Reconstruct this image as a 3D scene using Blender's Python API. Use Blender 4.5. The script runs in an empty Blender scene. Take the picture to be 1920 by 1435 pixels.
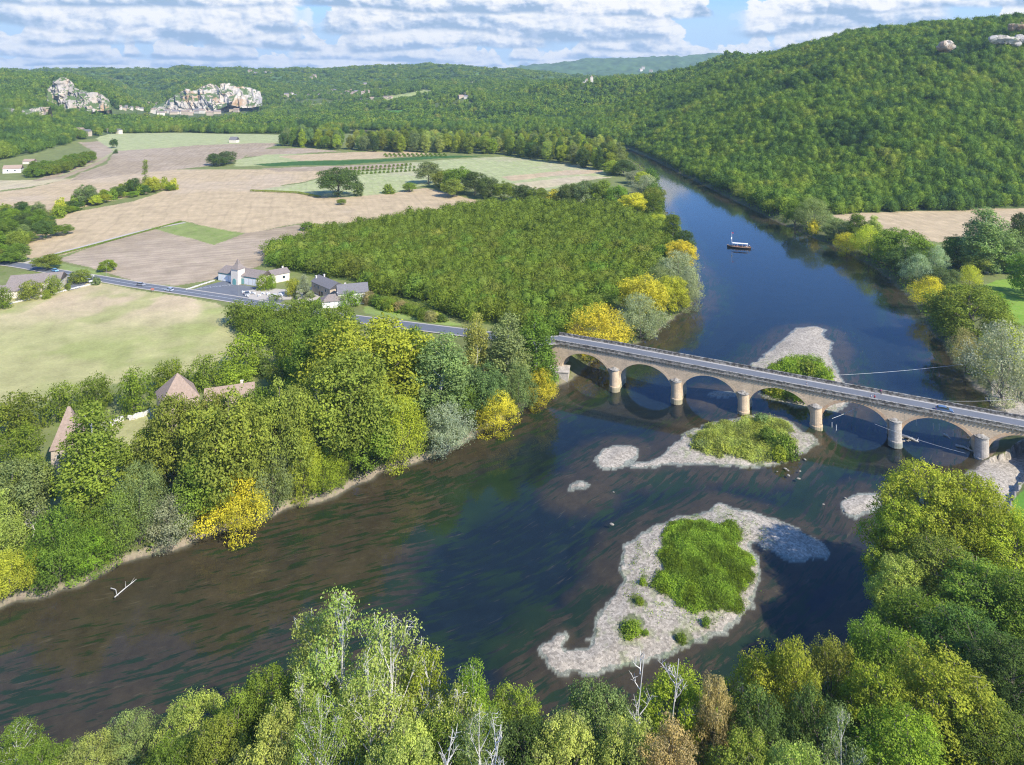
import bpy, math, random
import numpy as np
from mathutils import Vector, Matrix, Euler
random.seed(7)
SC = bpy.context.scene
COL = SC.collection
# ---------------------------------------------------------------- camera
CH, CF, HY = 105.0, 1300.0, 150.0           # eye height above the river, focal length and horizon row of a level camera with a shifted lens
cam_d = bpy.data.cameras.new('camera'); cam = bpy.data.objects.new('camera', cam_d); COL.objects.link(cam)
cam.location = (0, 0, CH); cam.rotation_euler = (math.radians(90), 0, 0)
cam_d.sensor_width = 36; cam_d.lens = 36*CF/1920; cam_d.shift_y = -(717.5-HY)/1920
cam_d.clip_start = 1; cam_d.clip_end = 60000
SC.camera = cam
# ---------------------------------------------------------------- node helper
class NT:
    def __init__(s, tree): s.t = tree; s.n = tree.nodes; s.l = tree.links
    def new(s, typ, ins=None, **props):
        nd = s.n.new(typ)
        for k, v in props.items(): setattr(nd, k, v)
        if ins:
            for k, v in ins.items(): s.put(nd.inputs[k], v)
        return nd
    def put(s, sock, v):
        if isinstance(v, bpy.types.NodeSocket): s.l.new(v, sock)
        else: sock.default_value = v
    def m(s, op, a, b=None, c=None, clamp=False):
        nd = s.n.new('ShaderNodeMath'); nd.operation = op; nd.use_clamp = clamp
        s.put(nd.inputs[0], a)
        if b is not None: s.put(nd.inputs[1], b)
        if c is not None: s.put(nd.inputs[2], c)
        return nd.outputs[0]
    def smooth(s, v, lo, hi):
        nd = s.n.new('ShaderNodeMapRange'); nd.interpolation_type = 'SMOOTHSTEP'
        s.put(nd.inputs[0], v); s.put(nd.inputs[1], lo); s.put(nd.inputs[2], hi)
        return nd.outputs[0]
    def lin(s, v, lo, hi, a=0.0, b=1.0):
        nd = s.n.new('ShaderNodeMapRange')
        for i, q in enumerate((v, lo, hi, a, b)): s.put(nd.inputs[i], q)
        return nd.outputs[0]
    def xyz(s, x, y, z=0.0):
        nd = s.n.new('ShaderNodeCombineXYZ')
        for i, q in enumerate((x, y, z)): s.put(nd.inputs[i], q)
        return nd.outputs[0]
    def noise(s, vec, scale, detail=3.0, rough=.55, dist=0.0, dim='3D'):
        nd = s.n.new('ShaderNodeTexNoise'); nd.noise_dimensions = dim
        s.put(nd.inputs['Vector'], vec); nd.inputs['Scale'].default_value = scale
        nd.inputs['Detail'].default_value = detail; nd.inputs['Roughness'].default_value = rough
        nd.inputs['Distortion'].default_value = dist
        return nd.outputs[0]
    def mix(s, f, a, b, blend='MIX'):
        nd = s.n.new('ShaderNodeMix'); nd.data_type = 'RGBA'; nd.blend_type = blend
        s.put(nd.inputs[0], f)
        for sock, v in ((nd.inputs[6], a), (nd.inputs[7], b)):
            if isinstance(v, (tuple, list)): v = (v[0], v[1], v[2], 1.0)
            s.put(sock, v)
        return nd.outputs[2]
    def ramp(s, f, stops):
        nd = s.n.new('ShaderNodeValToRGB'); s.put(nd.inputs[0], f)
        e = nd.color_ramp.elements
        while len(e) < len(stops): e.new(.5)
        for k, (p, c) in enumerate(stops):
            e[k].position = p; e[k].color = (c[0], c[1], c[2], 1)
        return nd.outputs[0]
    def scale(s, col, f):
        nd = s.n.new('ShaderNodeVectorMath'); nd.operation = 'SCALE'; s.put(nd.inputs[0], col); s.put(nd.inputs['Scale'], f)
        return nd.outputs[0]
# ---------------------------------------------------------------- sky with rows of cumulus, sun
SUN_AZ = math.atan2(.71, -.70); SUN_EL = math.radians(42)
W = bpy.data.worlds.new('World'); SC.world = W; W.use_nodes = True
w = NT(W.node_tree); w.n.clear()
sky = w.new('ShaderNodeTexSky', sky_type='NISHITA', sun_disc=False, sun_elevation=SUN_EL, sun_rotation=SUN_AZ, altitude=100, air_density=1.0, dust_density=.6, ozone_density=2.0)
tc = w.new('ShaderNodeTexCoord').outputs['Generated']
sx = w.new('ShaderNodeSeparateXYZ', {0: tc})
az = w.m('ARCTAN2', sx.outputs[0], sx.outputs[1])
el = w.m('ARCSINE', sx.outputs[2])
# the blue deepens overhead and pales towards the horizon
skyc = w.mix(1.0, sky.outputs[0], (.58, 1.04, 1.80), 'MULTIPLY')
def pos_n(da, de, fa, fe, sd, det, ro, di): return w.noise(w.xyz(w.m('MULTIPLY', w.m('ADD', az, da), fa), w.m('MULTIPLY', w.m('ADD', el, de), fe), sd), 1.0, det, ro, di)
mid = pos_n(0, 0, 16, 27, 3.1, 5, .52, .1); mids = pos_n(.010, .007, 16, 27, 3.1, 5, .52, .1)
def puffy(o): return w.m('ABSOLUTE', w.m('SUBTRACT', pos_n(o, o*.8, 34, 50, 7.7, 4, .5, 0), .5))
puff = puffy(0); puffs = puffy(.0035)
relief = w.m('ADD', w.m('MULTIPLY', w.m('SUBTRACT', mid, mids), 2.4), w.m('MULTIPLY', w.m('SUBTRACT', puff, puffs), 2.4))
edge = w.m('ADD', w.m('MULTIPLY', w.m('SUBTRACT', mid, .5), 2.0), w.m('MULTIPLY', w.m('SUBTRACT', puff, .12), -3.0))
col = w.mix(w.smooth(el, .17, .06), skyc, (4.0, 5.7, 7.7))
hz = w.smooth(el, .055, -.005)
col = w.mix(w.m('MULTIPLY', hz, .85), col, (6.0, 6.9, 7.7))
CLOUD_ROWS = [  # base elevation, greatest height, along-row frequency, seed, cover
    (.010, .010, 20, 11.3, .38), (.017, .014, 15, 4.2, .40), (.026, .019, 11, 8.9, .40), (.039, .034, 7.5, 2.4, .41), (.060, .052, 5.6, 15.1, .40), (.088, .042, 4.2, 6.6, .36)]
for b, hmax, fq, seed, cov in CLOUD_ROWS:
    n1 = w.noise(w.xyz(w.m('MULTIPLY', az, fq), seed, 0), 1.0, 3, .5)
    nb = w.noise(w.xyz(w.m('MULTIPLY', az, fq*.6), seed+40, 0), 1.0, 2, .5)
    base = w.m('ADD', b, w.m('MULTIPLY', w.m('SUBTRACT', nb, .5), hmax*1.3))
    cover = w.smooth(n1, cov, cov+.14)
    hgt = w.m('MULTIPLY', w.m('ADD', w.m('MULTIPLY', cover, .8), w.m('MULTIPLY', w.lin(n1, .3, .7), .6)), hmax*1.55)
    up = w.m('SUBTRACT', el, base)
    q = w.m('DIVIDE', up, hmax)
    top = w.smooth(w.m('ADD', w.m('SUBTRACT', hgt, up), w.m('MULTIPLY', edge, hmax*.9)), -hmax*.03, hmax*.16)
    bot = w.smooth(w.m('ADD', up, w.m('MULTIPLY', w.m('SUBTRACT', mid, .5), hmax*.2)), -hmax*.06, hmax*.10)
    al = w.m('MULTIPLY', w.m('MULTIPLY', top, bot), w.smooth(n1, cov, cov+.06))
    qq_ = w.m('ADD', q, w.m('MULTIPLY', w.m('SUBTRACT', mid, .5), 1.3))
    lit = w.m('ADD', w.m('MULTIPLY', w.smooth(qq_, -.02, .5), .86), relief, clamp=True)
    cc = w.ramp(lit, [(0, (2.6, 3.7, 5.2)), (.3, (3.9, 4.8, 6.2)), (.6, (5.9, 6.3, 7.0)), (.82, (7.2, 7.3, 7.5)), (1, (8.0, 7.9, 7.8))])
    col = w.mix(w.m('MULTIPLY', al, .96), col, cc)
bg = w.new('ShaderNodeBackground', {'Color': col, 'Strength': .1})
wo = w.new('ShaderNodeOutputWorld'); w.l.new(bg.outputs[0], wo.inputs[0])
W.cycles.sampling_method = 'MANUAL'; W.cycles.sample_map_resolution = 512
sd = bpy.data.lights.new('sun', 'SUN'); sd.energy = 5.0; sd.angle = math.radians(.53); sd.color = (1, .94, .83)
sun = bpy.data.objects.new('sun', sd); COL.objects.link(sun)
SV = Vector((math.sin(SUN_AZ)*math.cos(SUN_EL), math.cos(SUN_AZ)*math.cos(SUN_EL), math.sin(SUN_EL)))
sun.rotation_euler = (-SV).to_track_quat('-Z', 'Y').to_euler(); sun.location = (300, -300, 600)
SC.view_settings.view_transform = 'Standard'; SC.view_settings.look = 'None'; SC.view_settings.exposure = 0.45; SC.view_settings.gamma = 1
SC.view_settings.use_curve_mapping = False
cy = SC.cycles; cy.max_bounces = 6; cy.diffuse_bounces = 2; cy.glossy_bounces = 2; cy.transmission_bounces = 2; cy.transparent_max_bounces = 8
cy.volume_bounces = 0; cy.use_denoising = True; cy.denoiser = 'OPENIMAGEDENOISE'; cy.denoising_input_passes = 'RGB_ALBEDO_NORMAL'; cy.denoising_prefilter = 'NONE'; cy.caustics_reflective = False; cy.caustics_refractive = False
cy.filter_width = 1.15; cy.use_adaptive_sampling = True; cy.adaptive_threshold = .012
# air: one closed box of even, thin, pale haze round the valley
hm = bpy.data.materials.new('haze'); hm.use_nodes = True; h = NT(hm.node_tree); h.n.clear()
pv = h.new('ShaderNodeVolumePrincipled', {'Color': (.62, .83, 1.0, 1), 'Density': 7e-5, 'Anisotropy': .1}); ho = h.new('ShaderNodeOutputMaterial'); h.l.new(pv.outputs[0], ho.inputs['Volume'])
# ---------------------------------------------------------------- placing and tagging
def wp(x, y, z=2.0):
    Y = CF*(CH-z)/(y-HY); return ((x-960)/CF*Y, Y)
def zat(y, Y): return CH-(y-HY)*Y/CF
def tag(o, label=None, cat=None, group=None, kind=None):
    if label: o['label'] = label
    if cat: o['category'] = cat
    if group: o['group'] = group
    if kind: o['kind'] = kind
    return o
def empty(name, loc, rz=0.0, parent=None):
    o = bpy.data.objects.new(name, None); COL.objects.link(o); o.location = loc; o.rotation_euler = (0, 0, rz)
    o.empty_display_size = 1
    if parent: o.parent = parent
    return o
def link(name, mesh, parent=None, loc=(0, 0, 0), rz=0.0):
    o = bpy.data.objects.new(name, mesh); COL.objects.link(o); o.location = loc; o.rotation_euler = (0, 0, rz)
    if parent: o.parent = parent
    return o
def fast_mesh(name, V, F, mats=(), smooth=False, midx=None):
    V = np.ascontiguousarray(V, dtype=np.float32); F = np.ascontiguousarray(F, dtype=np.int32)
    me = bpy.data.meshes.new(name); k = F.shape[1]
    me.vertices.add(len(V)); me.vertices.foreach_set('co', V.ravel())
    me.loops.add(F.size); me.loops.foreach_set('vertex_index', F.ravel())
    me.polygons.add(len(F)); me.polygons.foreach_set('loop_start', np.arange(0, F.size, k, dtype=np.int32))
    me.polygons.foreach_set('loop_total', np.full(len(F), k, dtype=np.int32))
    if midx is not None: me.polygons.foreach_set('material_index', np.asarray(midx, dtype=np.int32))
    if smooth: me.polygons.foreach_set('use_smooth', np.ones(len(F), dtype=bool))
    for m in mats: me.materials.append(m)
    me.update(calc_edges=True); me.validate()
    return me
class MB:
    """collects simple solids; build() links them as one mesh object"""
    def __init__(s): s.v = []; s.f = []
    def add(s, vs, fs):
        b = len(s.v); s.v += [tuple(v) for v in vs]; s.f += [tuple(i+b for i in f) for f in fs]; return s
    def box(s, c, d, rz=0.0, taper=1.0):
        x, y, z = (q/2 for q in d); ca, sa = math.cos(rz), math.sin(rz); vs = []
        for k, zz in enumerate((-z, z)):
            t = taper if k else 1.0
            for a, b in ((-x, -y), (x, -y), (x, y), (-x, y)):
                vs.append((c[0]+(a*ca-b*sa)*t, c[1]+(a*sa+b*ca)*t, c[2]+zz))
        return s.add(vs, [(3, 2, 1, 0), (4, 5, 6, 7), (0, 1, 5, 4), (1, 2, 6, 5), (2, 3, 7, 6), (3, 0, 4, 7)])
    def tube(s, pts, rad, n=6, cap=True):
        pts = [Vector(p) for p in pts]
        if not isinstance(rad, (list, tuple)): rad = [rad]*len(pts)
        vs = []; 
        for i, p in enumerate(pts):
            d = (pts[min(i+1, len(pts)-1)]-pts[max(i-1, 0)]).normalized()
            a = d.orthogonal().normalized() if abs(d.z) > .95 else d.cross(Vector((0, 0, 1))).normalized(); b = d.cross(a)
            for k in range(n):
                t = 2*math.pi*k/n; vs.append(p+(a*math.cos(t)+b*math.sin(t))*rad[i])
        fs = [(i*n+k, i*n+(k+1) % n, (i+1)*n+(k+1) % n, (i+1)*n+k) for i in range(len(pts)-1) for k in range(n)]
        if cap: fs += [tuple(range(n-1, -1, -1)), tuple(range((len(pts)-1)*n, len(pts)*n))]
        return s.add(vs, fs)
    def prism(s, prof, y0, y1):
        """profile of (x, z) points extruded along y"""
        n = len(prof); vs = [(x, y0, z) for x, z in prof]+[(x, y1, z) for x, z in prof]
        fs = [tuple(range(n)), tuple(range(2*n-1, n-1, -1))]+[(i, i+n, (i+1) % n+n, (i+1) % n) for i in range(n)]
        return s.add(vs, fs)
    def ell(s, c, r, nu=10, nv=6):
        vs = [(c[0], c[1], c[2]-r[2])]
        for j in range(1, nv):
            ph = -math.pi/2+math.pi*j/nv
            for k in range(nu):
                t = 2*math.pi*k/nu; vs.append((c[0]+r[0]*math.cos(ph)*math.cos(t), c[1]+r[1]*math.cos(ph)*math.sin(t), c[2]+r[2]*math.sin(ph)))
        vs.append((c[0], c[1], c[2]+r[2])); fs = []
        for k in range(nu): fs.append((0, 1+(k+1) % nu, 1+k))
        for j in range(nv-2):
            for k in range(nu):
                a = 1+j*nu+k; b = 1+j*nu+(k+1) % nu; fs.append((a, b, b+nu, a+nu))
        L = len(vs)-1
        for k in range(nu): fs.append((L-nu+k, L-nu+(k+1) % nu, L))
        return s.add(vs, fs)
    def mesh(s, name, mats, smooth=False):
        me = bpy.data.meshes.new(name); me.from_pydata(s.v, [], s.f)
        for m in (mats if isinstance(mats, (list, tuple)) else [mats]): me.materials.append(m)
        if smooth:
            for p in me.polygons: p.use_smooth = True
        me.update(); return me
    def build(s, name, mats, parent=None, loc=(0, 0, 0), rz=0.0, smooth=False):
        return link(name, s.mesh(name, mats, smooth), parent, loc, rz)
# ---------------------------------------------------------------- numpy noise and polygons
def _hash(x, y, s):
    with np.errstate(over='ignore'):
        h = (x.astype(np.uint32)*np.uint32(374761393)+y.astype(np.uint32)*np.uint32(668265263)+np.uint32((s*2654435761) % 2**32))
        h = (h ^ (h >> np.uint32(13)))*np.uint32(1274126177); h = h ^ (h >> np.uint32(16))
    return h.astype(np.float64)/4294967296.0
def vnoise(x, y, s=0):
    xi = np.floor(x).astype(np.int64); yi = np.floor(y).astype(np.int64); fx = x-xi; fy = y-yi
    fx = fx*fx*(3-2*fx); fy = fy*fy*(3-2*fy)
    a = _hash(xi, yi, s); b = _hash(xi+1, yi, s); c = _hash(xi, yi+1, s); d = _hash(xi+1, yi+1, s)
    return (a*(1-fx)+b*fx)*(1-fy)+(c*(1-fx)+d*fx)*fy
def fbm(x, y, s=0, o=4):
    v = np.zeros(np.shape(x)); a = .5; t = 0
    for k in range(o):
        v += a*vnoise(x*2**k+17.3*k, y*2**k-9.1*k, s+k); t += a; a *= .5
    return v/t
def poly_sd(px, py, poly):
    """signed distance, positive inside"""
    px = np.asarray(px, float); py = np.asarray(py, float); best = np.full(px.shape, 1e18); ins = np.zeros(px.shape, bool)
    n = len(poly)
    for i in range(n):
        ax, ay = poly[i]; bx, by = poly[(i+1) % n]; dx, dy = bx-ax, by-ay
        L = dx*dx+dy*dy
        if L < 1e-12: continue
        t = np.clip(((px-ax)*dx+(py-ay)*dy)/L, 0, 1)
        best = np.minimum(best, (px-ax-t*dx)**2+(py-ay-t*dy)**2)
        if ay != by:
            c = ((ay > py) != (by > py)) & (px < (bx-ax)*(py-ay)/(by-ay)+ax); ins ^= c
    d = np.sqrt(best); return np.where(ins, d, -d)
def inpoly(px, py, poly): 
    px = np.asarray(px, float); py = np.asarray(py, float); ins = np.zeros(px.shape, bool); n = len(poly)
    for i in range(n):
        ax, ay = poly[i]; bx, by = poly[(i+1) % n]
        if ay != by: ins ^= ((ay > py) != (by > py)) & (px < (bx-ax)*(py-ay)/(by-ay)+ax)
    return ins
def sstep(a, b, x):
    t = np.clip((x-a)/(b-a), 0, 1); return t*t*(3-2*t)
# ---------------------------------------------------------------- lie of the land
# control points: picture column (=bearing), distance, height
CP = []
def cp(x, *yz):
    for Y, Z in yz: CP.append(((x-960)/CF, math.log(Y), Z))
for x in (-500, -100, 250, 600, 950, 1300, 1600): cp(x, (118, 1), (150, 1), (200, 1), (270, 1), (360, 1))
for x in (1900, 2200): cp(x, (200, 2), (270, 1), (360, 1))
for x in (-300, 0, 300, 600, 900, 1200, 1450, 1900, 2200): cp(x, (450, 1), (505, 1))
for x in (-100, 100, 350, 650, 950, 1200): cp(x, (600, 1), (740, 1))
for x in (150, 350, 650, 950, 1120): cp(x, (900, 1), (1010, 1))
for x in (300, 500, 700, 900): cp(x, (1200, 1), (1500, 1))
for x in (350, 500, 620): cp(x, (1800, 2), (2080, 4))
cp(750, (1700, 8))
for x in (-500, 0, 500, 1000, 1500): cp(x, (100, 4), (85, 10), (70, 20), (52, 40), (38, 58))
cp(1850, (112, 8), (95, 14), (75, 26), (55, 42), (38, 60)); cp(2200, (150, 8), (115, 16), (80, 32), (50, 50))
# wooded hill on the right
cp(1150, (1060, 1), (1160, 8), (1550, 45), (2250, 98), (3000, 80))
cp(1230, (900, 1), (960, 8), (1400, 65), (2000, 108), (2800, 90))
cp(1300, (755, 1), (800, 10), (1200, 72), (1750, 128), (2500, 110))
cp(1380, (605, 1), (645, 10), (1000, 80), (1500, 149), (2200, 130))
cp(1470, (505, 1), (530, 8), (850, 82), (1330, 154), (2000, 140))
cp(1600, (550, 2), (600, 16), (850, 98), (1150, 172), (1600, 170))
cp(1750, (550, 2), (600, 17), (800, 98), (1050, 184), (1500, 190))
cp(1920, (560, 2), (600, 15), (760, 88), (960, 189), (1300, 205))
cp(2250, (560, 2), (620, 25), (760, 98), (950, 212), (1300, 230))
# the ridge with the small castle and the hamlets below it
cp(1080, (1180, 4), (1500, 32), (2280, 96), (3000, 90)); cp(1000, (1300, 3), (1700, 38), (2300, 88), (3000, 85))
cp(900, (1750, 34), (1950, 58), (2300, 66), (2650, 92)); cp(870, (1900, 56), (2600, 92)); cp(800, (1900, 44), (2500, 72)); cp(720, (1900, 34), (2200, 48)); cp(650, (2100, 22), (2600, 48))
cp(560, (2600, 40), (3000, 80))
# far plateau
for x, y in ((-500, 134), (-200, 136), (0, 136), (100, 135), (200, 133), (350, 131), (420, 134), (500, 130), (560, 133), (650, 130), (740, 127), (820, 122), (880, 126), (960, 134), (1050, 140)):
    cp(x, (3900, CH+(HY-y)*3900/CF), (5200, CH+(HY-y)*3900/CF-20))
for x in (-500, 0, 300, 600, 800): cp(x, (8000, 130), (11000, 130))
for x, y in ((960, 131), (1010, 126), (1060, 118), (1120, 113), (1200, 113), (1280, 109), (1370, 105), (1480, 104), (1700, 104)):
    cp(x, (7500, CH+(HY-y+3)*7500/CF), (11000, CH+(HY-y)*7500/CF-60))
for x in (1100, 1250, 1400): cp(x, (4500, 90), (5600, 120))
# the cliff village and the cliff on the left
for x, zt in ((280, 10), (300, 22), (330, 45), (365, 66), (420, 82), (480, 74)): cp(x, (2200, 4), (2265, zt*.6), (2350, zt), (2700, zt+18))
cp(540, (2300, 20), (2600, 55)); cp(400, (3100, 120)); cp(250, (1600, 4), (1950, 8), (2500, 45), (3100, 110)); cp(520, (3100, 110))
cp(210, (1450, 3), (1680, 26), (1780, 60), (2100, 84), (2600, 90))
cp(160, (1130, 2), (1400, 16), (1640, 30), (1760, 88), (2100, 104)); cp(110, (1010, 2), (1250, 20), (1640, 36), (1770, 90), (2100, 106))
cp(50, (890, 2), (1050, 16), (1330, 40), (1440, 58), (1800, 96), (2300, 105)); cp(0, (800, 2), (950, 14), (1320, 42), (1430, 60), (1800, 98)); cp(-300, (650, 4), (900, 40), (1400, 80), (2000, 110))
CP = np.array(CP); _c = CP[:, :2]*np.array([1.3, 1.0])
_D = np.sqrt(((_c[:, None]-_c[None])**2).sum(-1)); _w = np.linalg.solve(np.block([[_D-np.eye(len(CP))*.002, np.ones((len(CP), 1))], [np.ones((1, len(CP))), np.zeros((1, 1))]]), np.append(CP[:, 2], 0))
def rbf(u, v):
    q = np.stack([u.ravel()*1.3, v.ravel()], 1); out = np.zeros(len(q))
    for i in range(len(CP)): out += _w[i]*np.sqrt((q[:, 0]-_c[i, 0])**2+(q[:, 1]-_c[i, 1])**2)
    return (out+_w[-1]).reshape(u.shape)
NU, NV = 960, 1260; U0, U1, V0, V1 = -.92, .92, math.log(42.0), math.log(11000.0)
gu = np.linspace(U0, U1, NU); gv = np.linspace(V0, V1, NV)
cu = np.linspace(U0, U1, 200); cv = np.linspace(V0, V1, 260)
Cg = rbf(*np.meshgrid(cu, cv))
def bil(G, fu, fv):
    fu = np.clip(fu, 0, G.shape[1]-1.001); fv = np.clip(fv, 0, G.shape[0]-1.001); i = fu.astype(int); j = fv.astype(int); a = fu-i; b = fv-j
    return (G[j, i]*(1-a)+G[j, i+1]*a)*(1-b)+(G[j+1, i]*(1-a)+G[j+1, i+1]*a)*b
UU, VV = np.meshgrid(gu, gv)
RZ = bil(Cg, (UU-U0)/(U1-U0)*199, (VV-V0)/(V1-V0)*259)
YY = np.exp(VV); XX = UU*YY
def chaikin(P, n=2, closed=True):
    P = np.array(P, float)
    for _ in range(n):
        Q = np.roll(P, -1, 0) if closed else P[1:]; A = P if closed else P[:-1]
        R = np.empty((2*len(A), 2)); R[0::2] = A*.75+Q*.25; R[1::2] = A*.25+Q*.75
        if not closed: R = np.vstack([P[:1], R, P[-1:]])
        P = R
    return P
def wpoly(P, z=0.0, n=1): return [wp(x, y, z) for x, y in chaikin(P, n)]
RIVER = [(1175, 297), (1210, 318), (1232, 345), (1243, 385), (1258, 430), (1278, 470), (1302, 510), (1312, 555), (1270, 592), (1225, 628), (1180, 648), (1130, 668), (1094, 686), (1080, 704),
         (1045, 722), (1000, 750), (960, 775), (925, 795), (880, 822), (850, 842), (790, 862), (735, 877), (700, 894), (650, 918), (600, 938), (560, 948), (500, 970), (440, 990), (400, 1004), (330, 1030),
         (280, 1042), (230, 1058), (185, 1080), (150, 1100), (90, 1112), (40, 1125), (0, 1140), (-120, 1180), (-300, 1240), (-700, 1350), (-900, 1640), (0, 1480), (400, 1455), (700, 1430), (1000, 1390),
         (1200, 1350), (1400, 1312), (1560, 1262), (1650, 1210), (1690, 1110), (1750, 1060), (1820, 1010), (1850, 980), (1838, 935), (1824, 893), (1845, 860), (1868, 830), (1880, 800), (1880, 775),
         (1858, 748), (1830, 728), (1800, 692), (1768, 645), (1735, 605), (1705, 555), (1645, 505), (1575, 466), (1520, 443), (1450, 413), (1380, 378), (1300, 338), (1230, 302), (1190, 283), (1150, 272),
         (1050, 262), (900, 252), (700, 246), (430, 239), (356, 235), (352, 239), (428, 244.5), (700, 254), (900, 260), (1100, 276)]
BARS = [
 [(1012, 1222), (1040, 1192), (1062, 1188), (1046, 1208), (1060, 1224), (1086, 1222), (1110, 1200), (1122, 1165), (1140, 1135), (1160, 1110), (1175, 1080), (1168, 1050), (1180, 1020), (1200, 1000), (1230, 985), (1290, 965), (1325, 960), (1342, 943), (1380, 955), (1420, 965), (1450, 975), (1490, 985), (1505, 1005), (1530, 1008), (1558, 1030), (1540, 1043), (1500, 1047), (1470, 1040), (1440, 1030), (1415, 1012), (1400, 1025), (1425, 1065), (1415, 1090), (1410, 1120), (1390, 1150), (1370, 1170), (1330, 1190), (1300, 1205), (1250, 1215), (1200, 1235), (1150, 1250), (1080, 1258), (1030, 1250)],
 [(1240, 858), (1262, 832), (1290, 810), (1330, 795), (1380, 783), (1430, 778), (1480, 785), (1500, 803), (1524, 818), (1526, 832), (1505, 845), (1480, 862), (1430, 873), (1370, 870), (1300, 868), (1250, 866), (1190, 876), (1185, 871)],
 [(1408, 685), (1440, 660), (1470, 635), (1490, 616), (1530, 611), (1550, 618), (1538, 628), (1560, 640), (1555, 660), (1565, 690), (1580, 708), (1580, 730), (1595, 752), (1575, 768), (1520, 766), (1440, 748), (1400, 702)],
 [(1118, 860), (1130, 845), (1160, 833), (1190, 838), (1195, 850), (1180, 865), (1150, 877), (1125, 875)],
 [(1067, 909), (1085, 902), (1104, 905), (1095, 914), (1072, 915)],
 [(1578, 940), (1600, 928), (1650, 922), (1655, 935), (1640, 955), (1610, 963), (1585, 962)],
 [(1800, 905), (1826, 880), (1850, 868), (1890, 862), (1930, 842), (1960, 850), (1925, 900), (1905, 930), (1885, 970), (1862, 1010), (1780, 1075), (1700, 1130), (1690, 1090), (1760, 1030), (1815, 985), (1835, 950)],
 [(1852, 726), (1880, 722), (1990, 800), (1960, 815), (1880, 775)],
 [(1322, 738), (1340, 731), (1372, 733), (1378, 740), (1350, 744)]]
VEG = [[(1255, 990), (1300, 978), (1350, 978), (1385, 990), (1400, 1040), (1402, 1090), (1395, 1130), (1375, 1148), (1330, 1150), (1290, 1155), (1260, 1130), (1222, 1108), (1213, 1090), (1250, 1060), (1243, 1020)],
 [(1288, 838), (1302, 812), (1340, 797), (1400, 788), (1450, 785), (1480, 797), (1493, 825), (1485, 855), (1440, 868), (1390, 860), (1330, 850)],
 [(1432, 700), (1450, 682), (1490, 672), (1530, 676), (1555, 690), (1566, 718), (1550, 752), (1480, 754), (1440, 742), (1420, 722)],
 [(1163, 1165), (1185, 1150), (1206, 1160), (1208, 1180), (1190, 1192), (1168, 1185)], [(1188, 1125), (1215, 1118), (1222, 1128), (1200, 1136)],
 [(1258, 1190), (1275, 1180), (1295, 1186), (1290, 1200), (1268, 1202)], [(1195, 1085), (1212, 1078), (1222, 1090), (1205, 1100)], [(1312, 1160), (1330, 1153), (1336, 1168), (1320, 1176)]]
RW = wpoly(RIVER, 0, 1); BW = [wpoly(b, .2, 1) for b in BARS]; VW = [wpoly(b, .4, 1) for b in VEG]
wob = (fbm(XX*.22, YY*.22, 5, 3)-.5)
dR = poly_sd(XX, YY, RW)+wob*3.0*sstep(60, 120, YY)
dB = np.full(XX.shape, -999.0)
for b in BW: dB = np.maximum(dB, poly_sd(XX, YY, b))
dB += (fbm(XX*.35, YY*.35, 9, 4)-.5)*3.0+(vnoise(XX*1.6, YY*1.6, 3)-.5)*.3
dV = np.full(XX.shape, -999.0)
for b in VW: dV = np.maximum(dV, poly_sd(XX, YY, b))
dV += (fbm(XX*.25, YY*.25, 12, 4)-.5)*6
PLAIN = 2.0
hill = np.maximum(0, RZ-3.0)
hz_ = hill*(1+.0)+np.minimum(1, hill/25)*((fbm(XX/130, YY/170, 21, 4)-.5)*52*(1+.0*YY))
hz_ = np.maximum(hz_, 0)
far_ = sstep(2300, 3200, YY)
canopy = ((fbm(XX/45, YY/45, 31, 4)-.5)*16+(fbm(XX/110, YY/140, 33, 4)-.5)*60*sstep(5500, 6500, YY))*far_*np.minimum(1, hill/10)
LZ = PLAIN+hz_+canopy
# road: level on the plain, climbing to the bridge
ROADP = [(-60, 486, 2), (40, 497, 2), (110, 511, 2), (180, 521, 2), (260, 535, 2), (340, 546, 2), (440, 561, 2), (520, 576, 2.2), (610, 590, 2.8), (700, 602, 4), (780, 612, 5.8), (860, 622, 8), (940, 632, 10), (1000, 639, 11)]
def z_road(i): return ROADP[i][2]+.15
ROADW = np.array([(*wp(x, y, z+.15), z+.15) for x, y, z in ROADP])
PA = np.array([.329, 2.253])*CH; PD = np.array([.182, -.0856])*CH      # bridge line: front of the first pier, one span
BN = np.array([PD[1], -PD[0]])/np.hypot(*PD); BT = PD/np.hypot(*PD)    # towards the camera, along
BC = -BN*5.2                                                            # centre line of the deck behind the pier noses
def bpt(i, off=0.0): return PA+PD*i+BC+BN*off
SPAN = float(np.hypot(*PD))
ROADW = np.vstack([ROADW, [(*bpt(-1.0), 11.15)]])
RP2 = [(*bpt(5.9), 9.0), (*bpt(6.5), 8.6), (*bpt(8.5), 7.0), (*bpt(11), 4.0)]
def ramp_raise(Z, R, wid):
    best = np.full(Z.shape, 1e9); zr = np.zeros(Z.shape)
    for i in range(len(R)-1):
        ax, ay, az_ = R[i]; bx, by, bz = R[i+1]; dx, dy = bx-ax, by-ay
        t = np.clip(((XX-ax)*dx+(YY-ay)*dy)/(dx*dx+dy*dy), 0, 1); d = np.hypot(XX-ax-t*dx, YY-ay-t*dy)
        k = d < best; best = np.where(k, d, best); zr = np.where(k, az_+t*(bz-az_), zr)
    f = 1-sstep(wid, wid+10, best); return np.where(zr-.25 > Z, Z+(zr-.25-Z)*f, Z), best
LZ, dRoad = ramp_raise(LZ, ROADW, 5.0); LZ, _d2 = ramp_raise(LZ, np.array(RP2), 5.0); dRoad = np.minimum(dRoad, _d2)
LZ = np.where((dRoad < 4) & (LZ < 2.6), 2.0, LZ)
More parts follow.
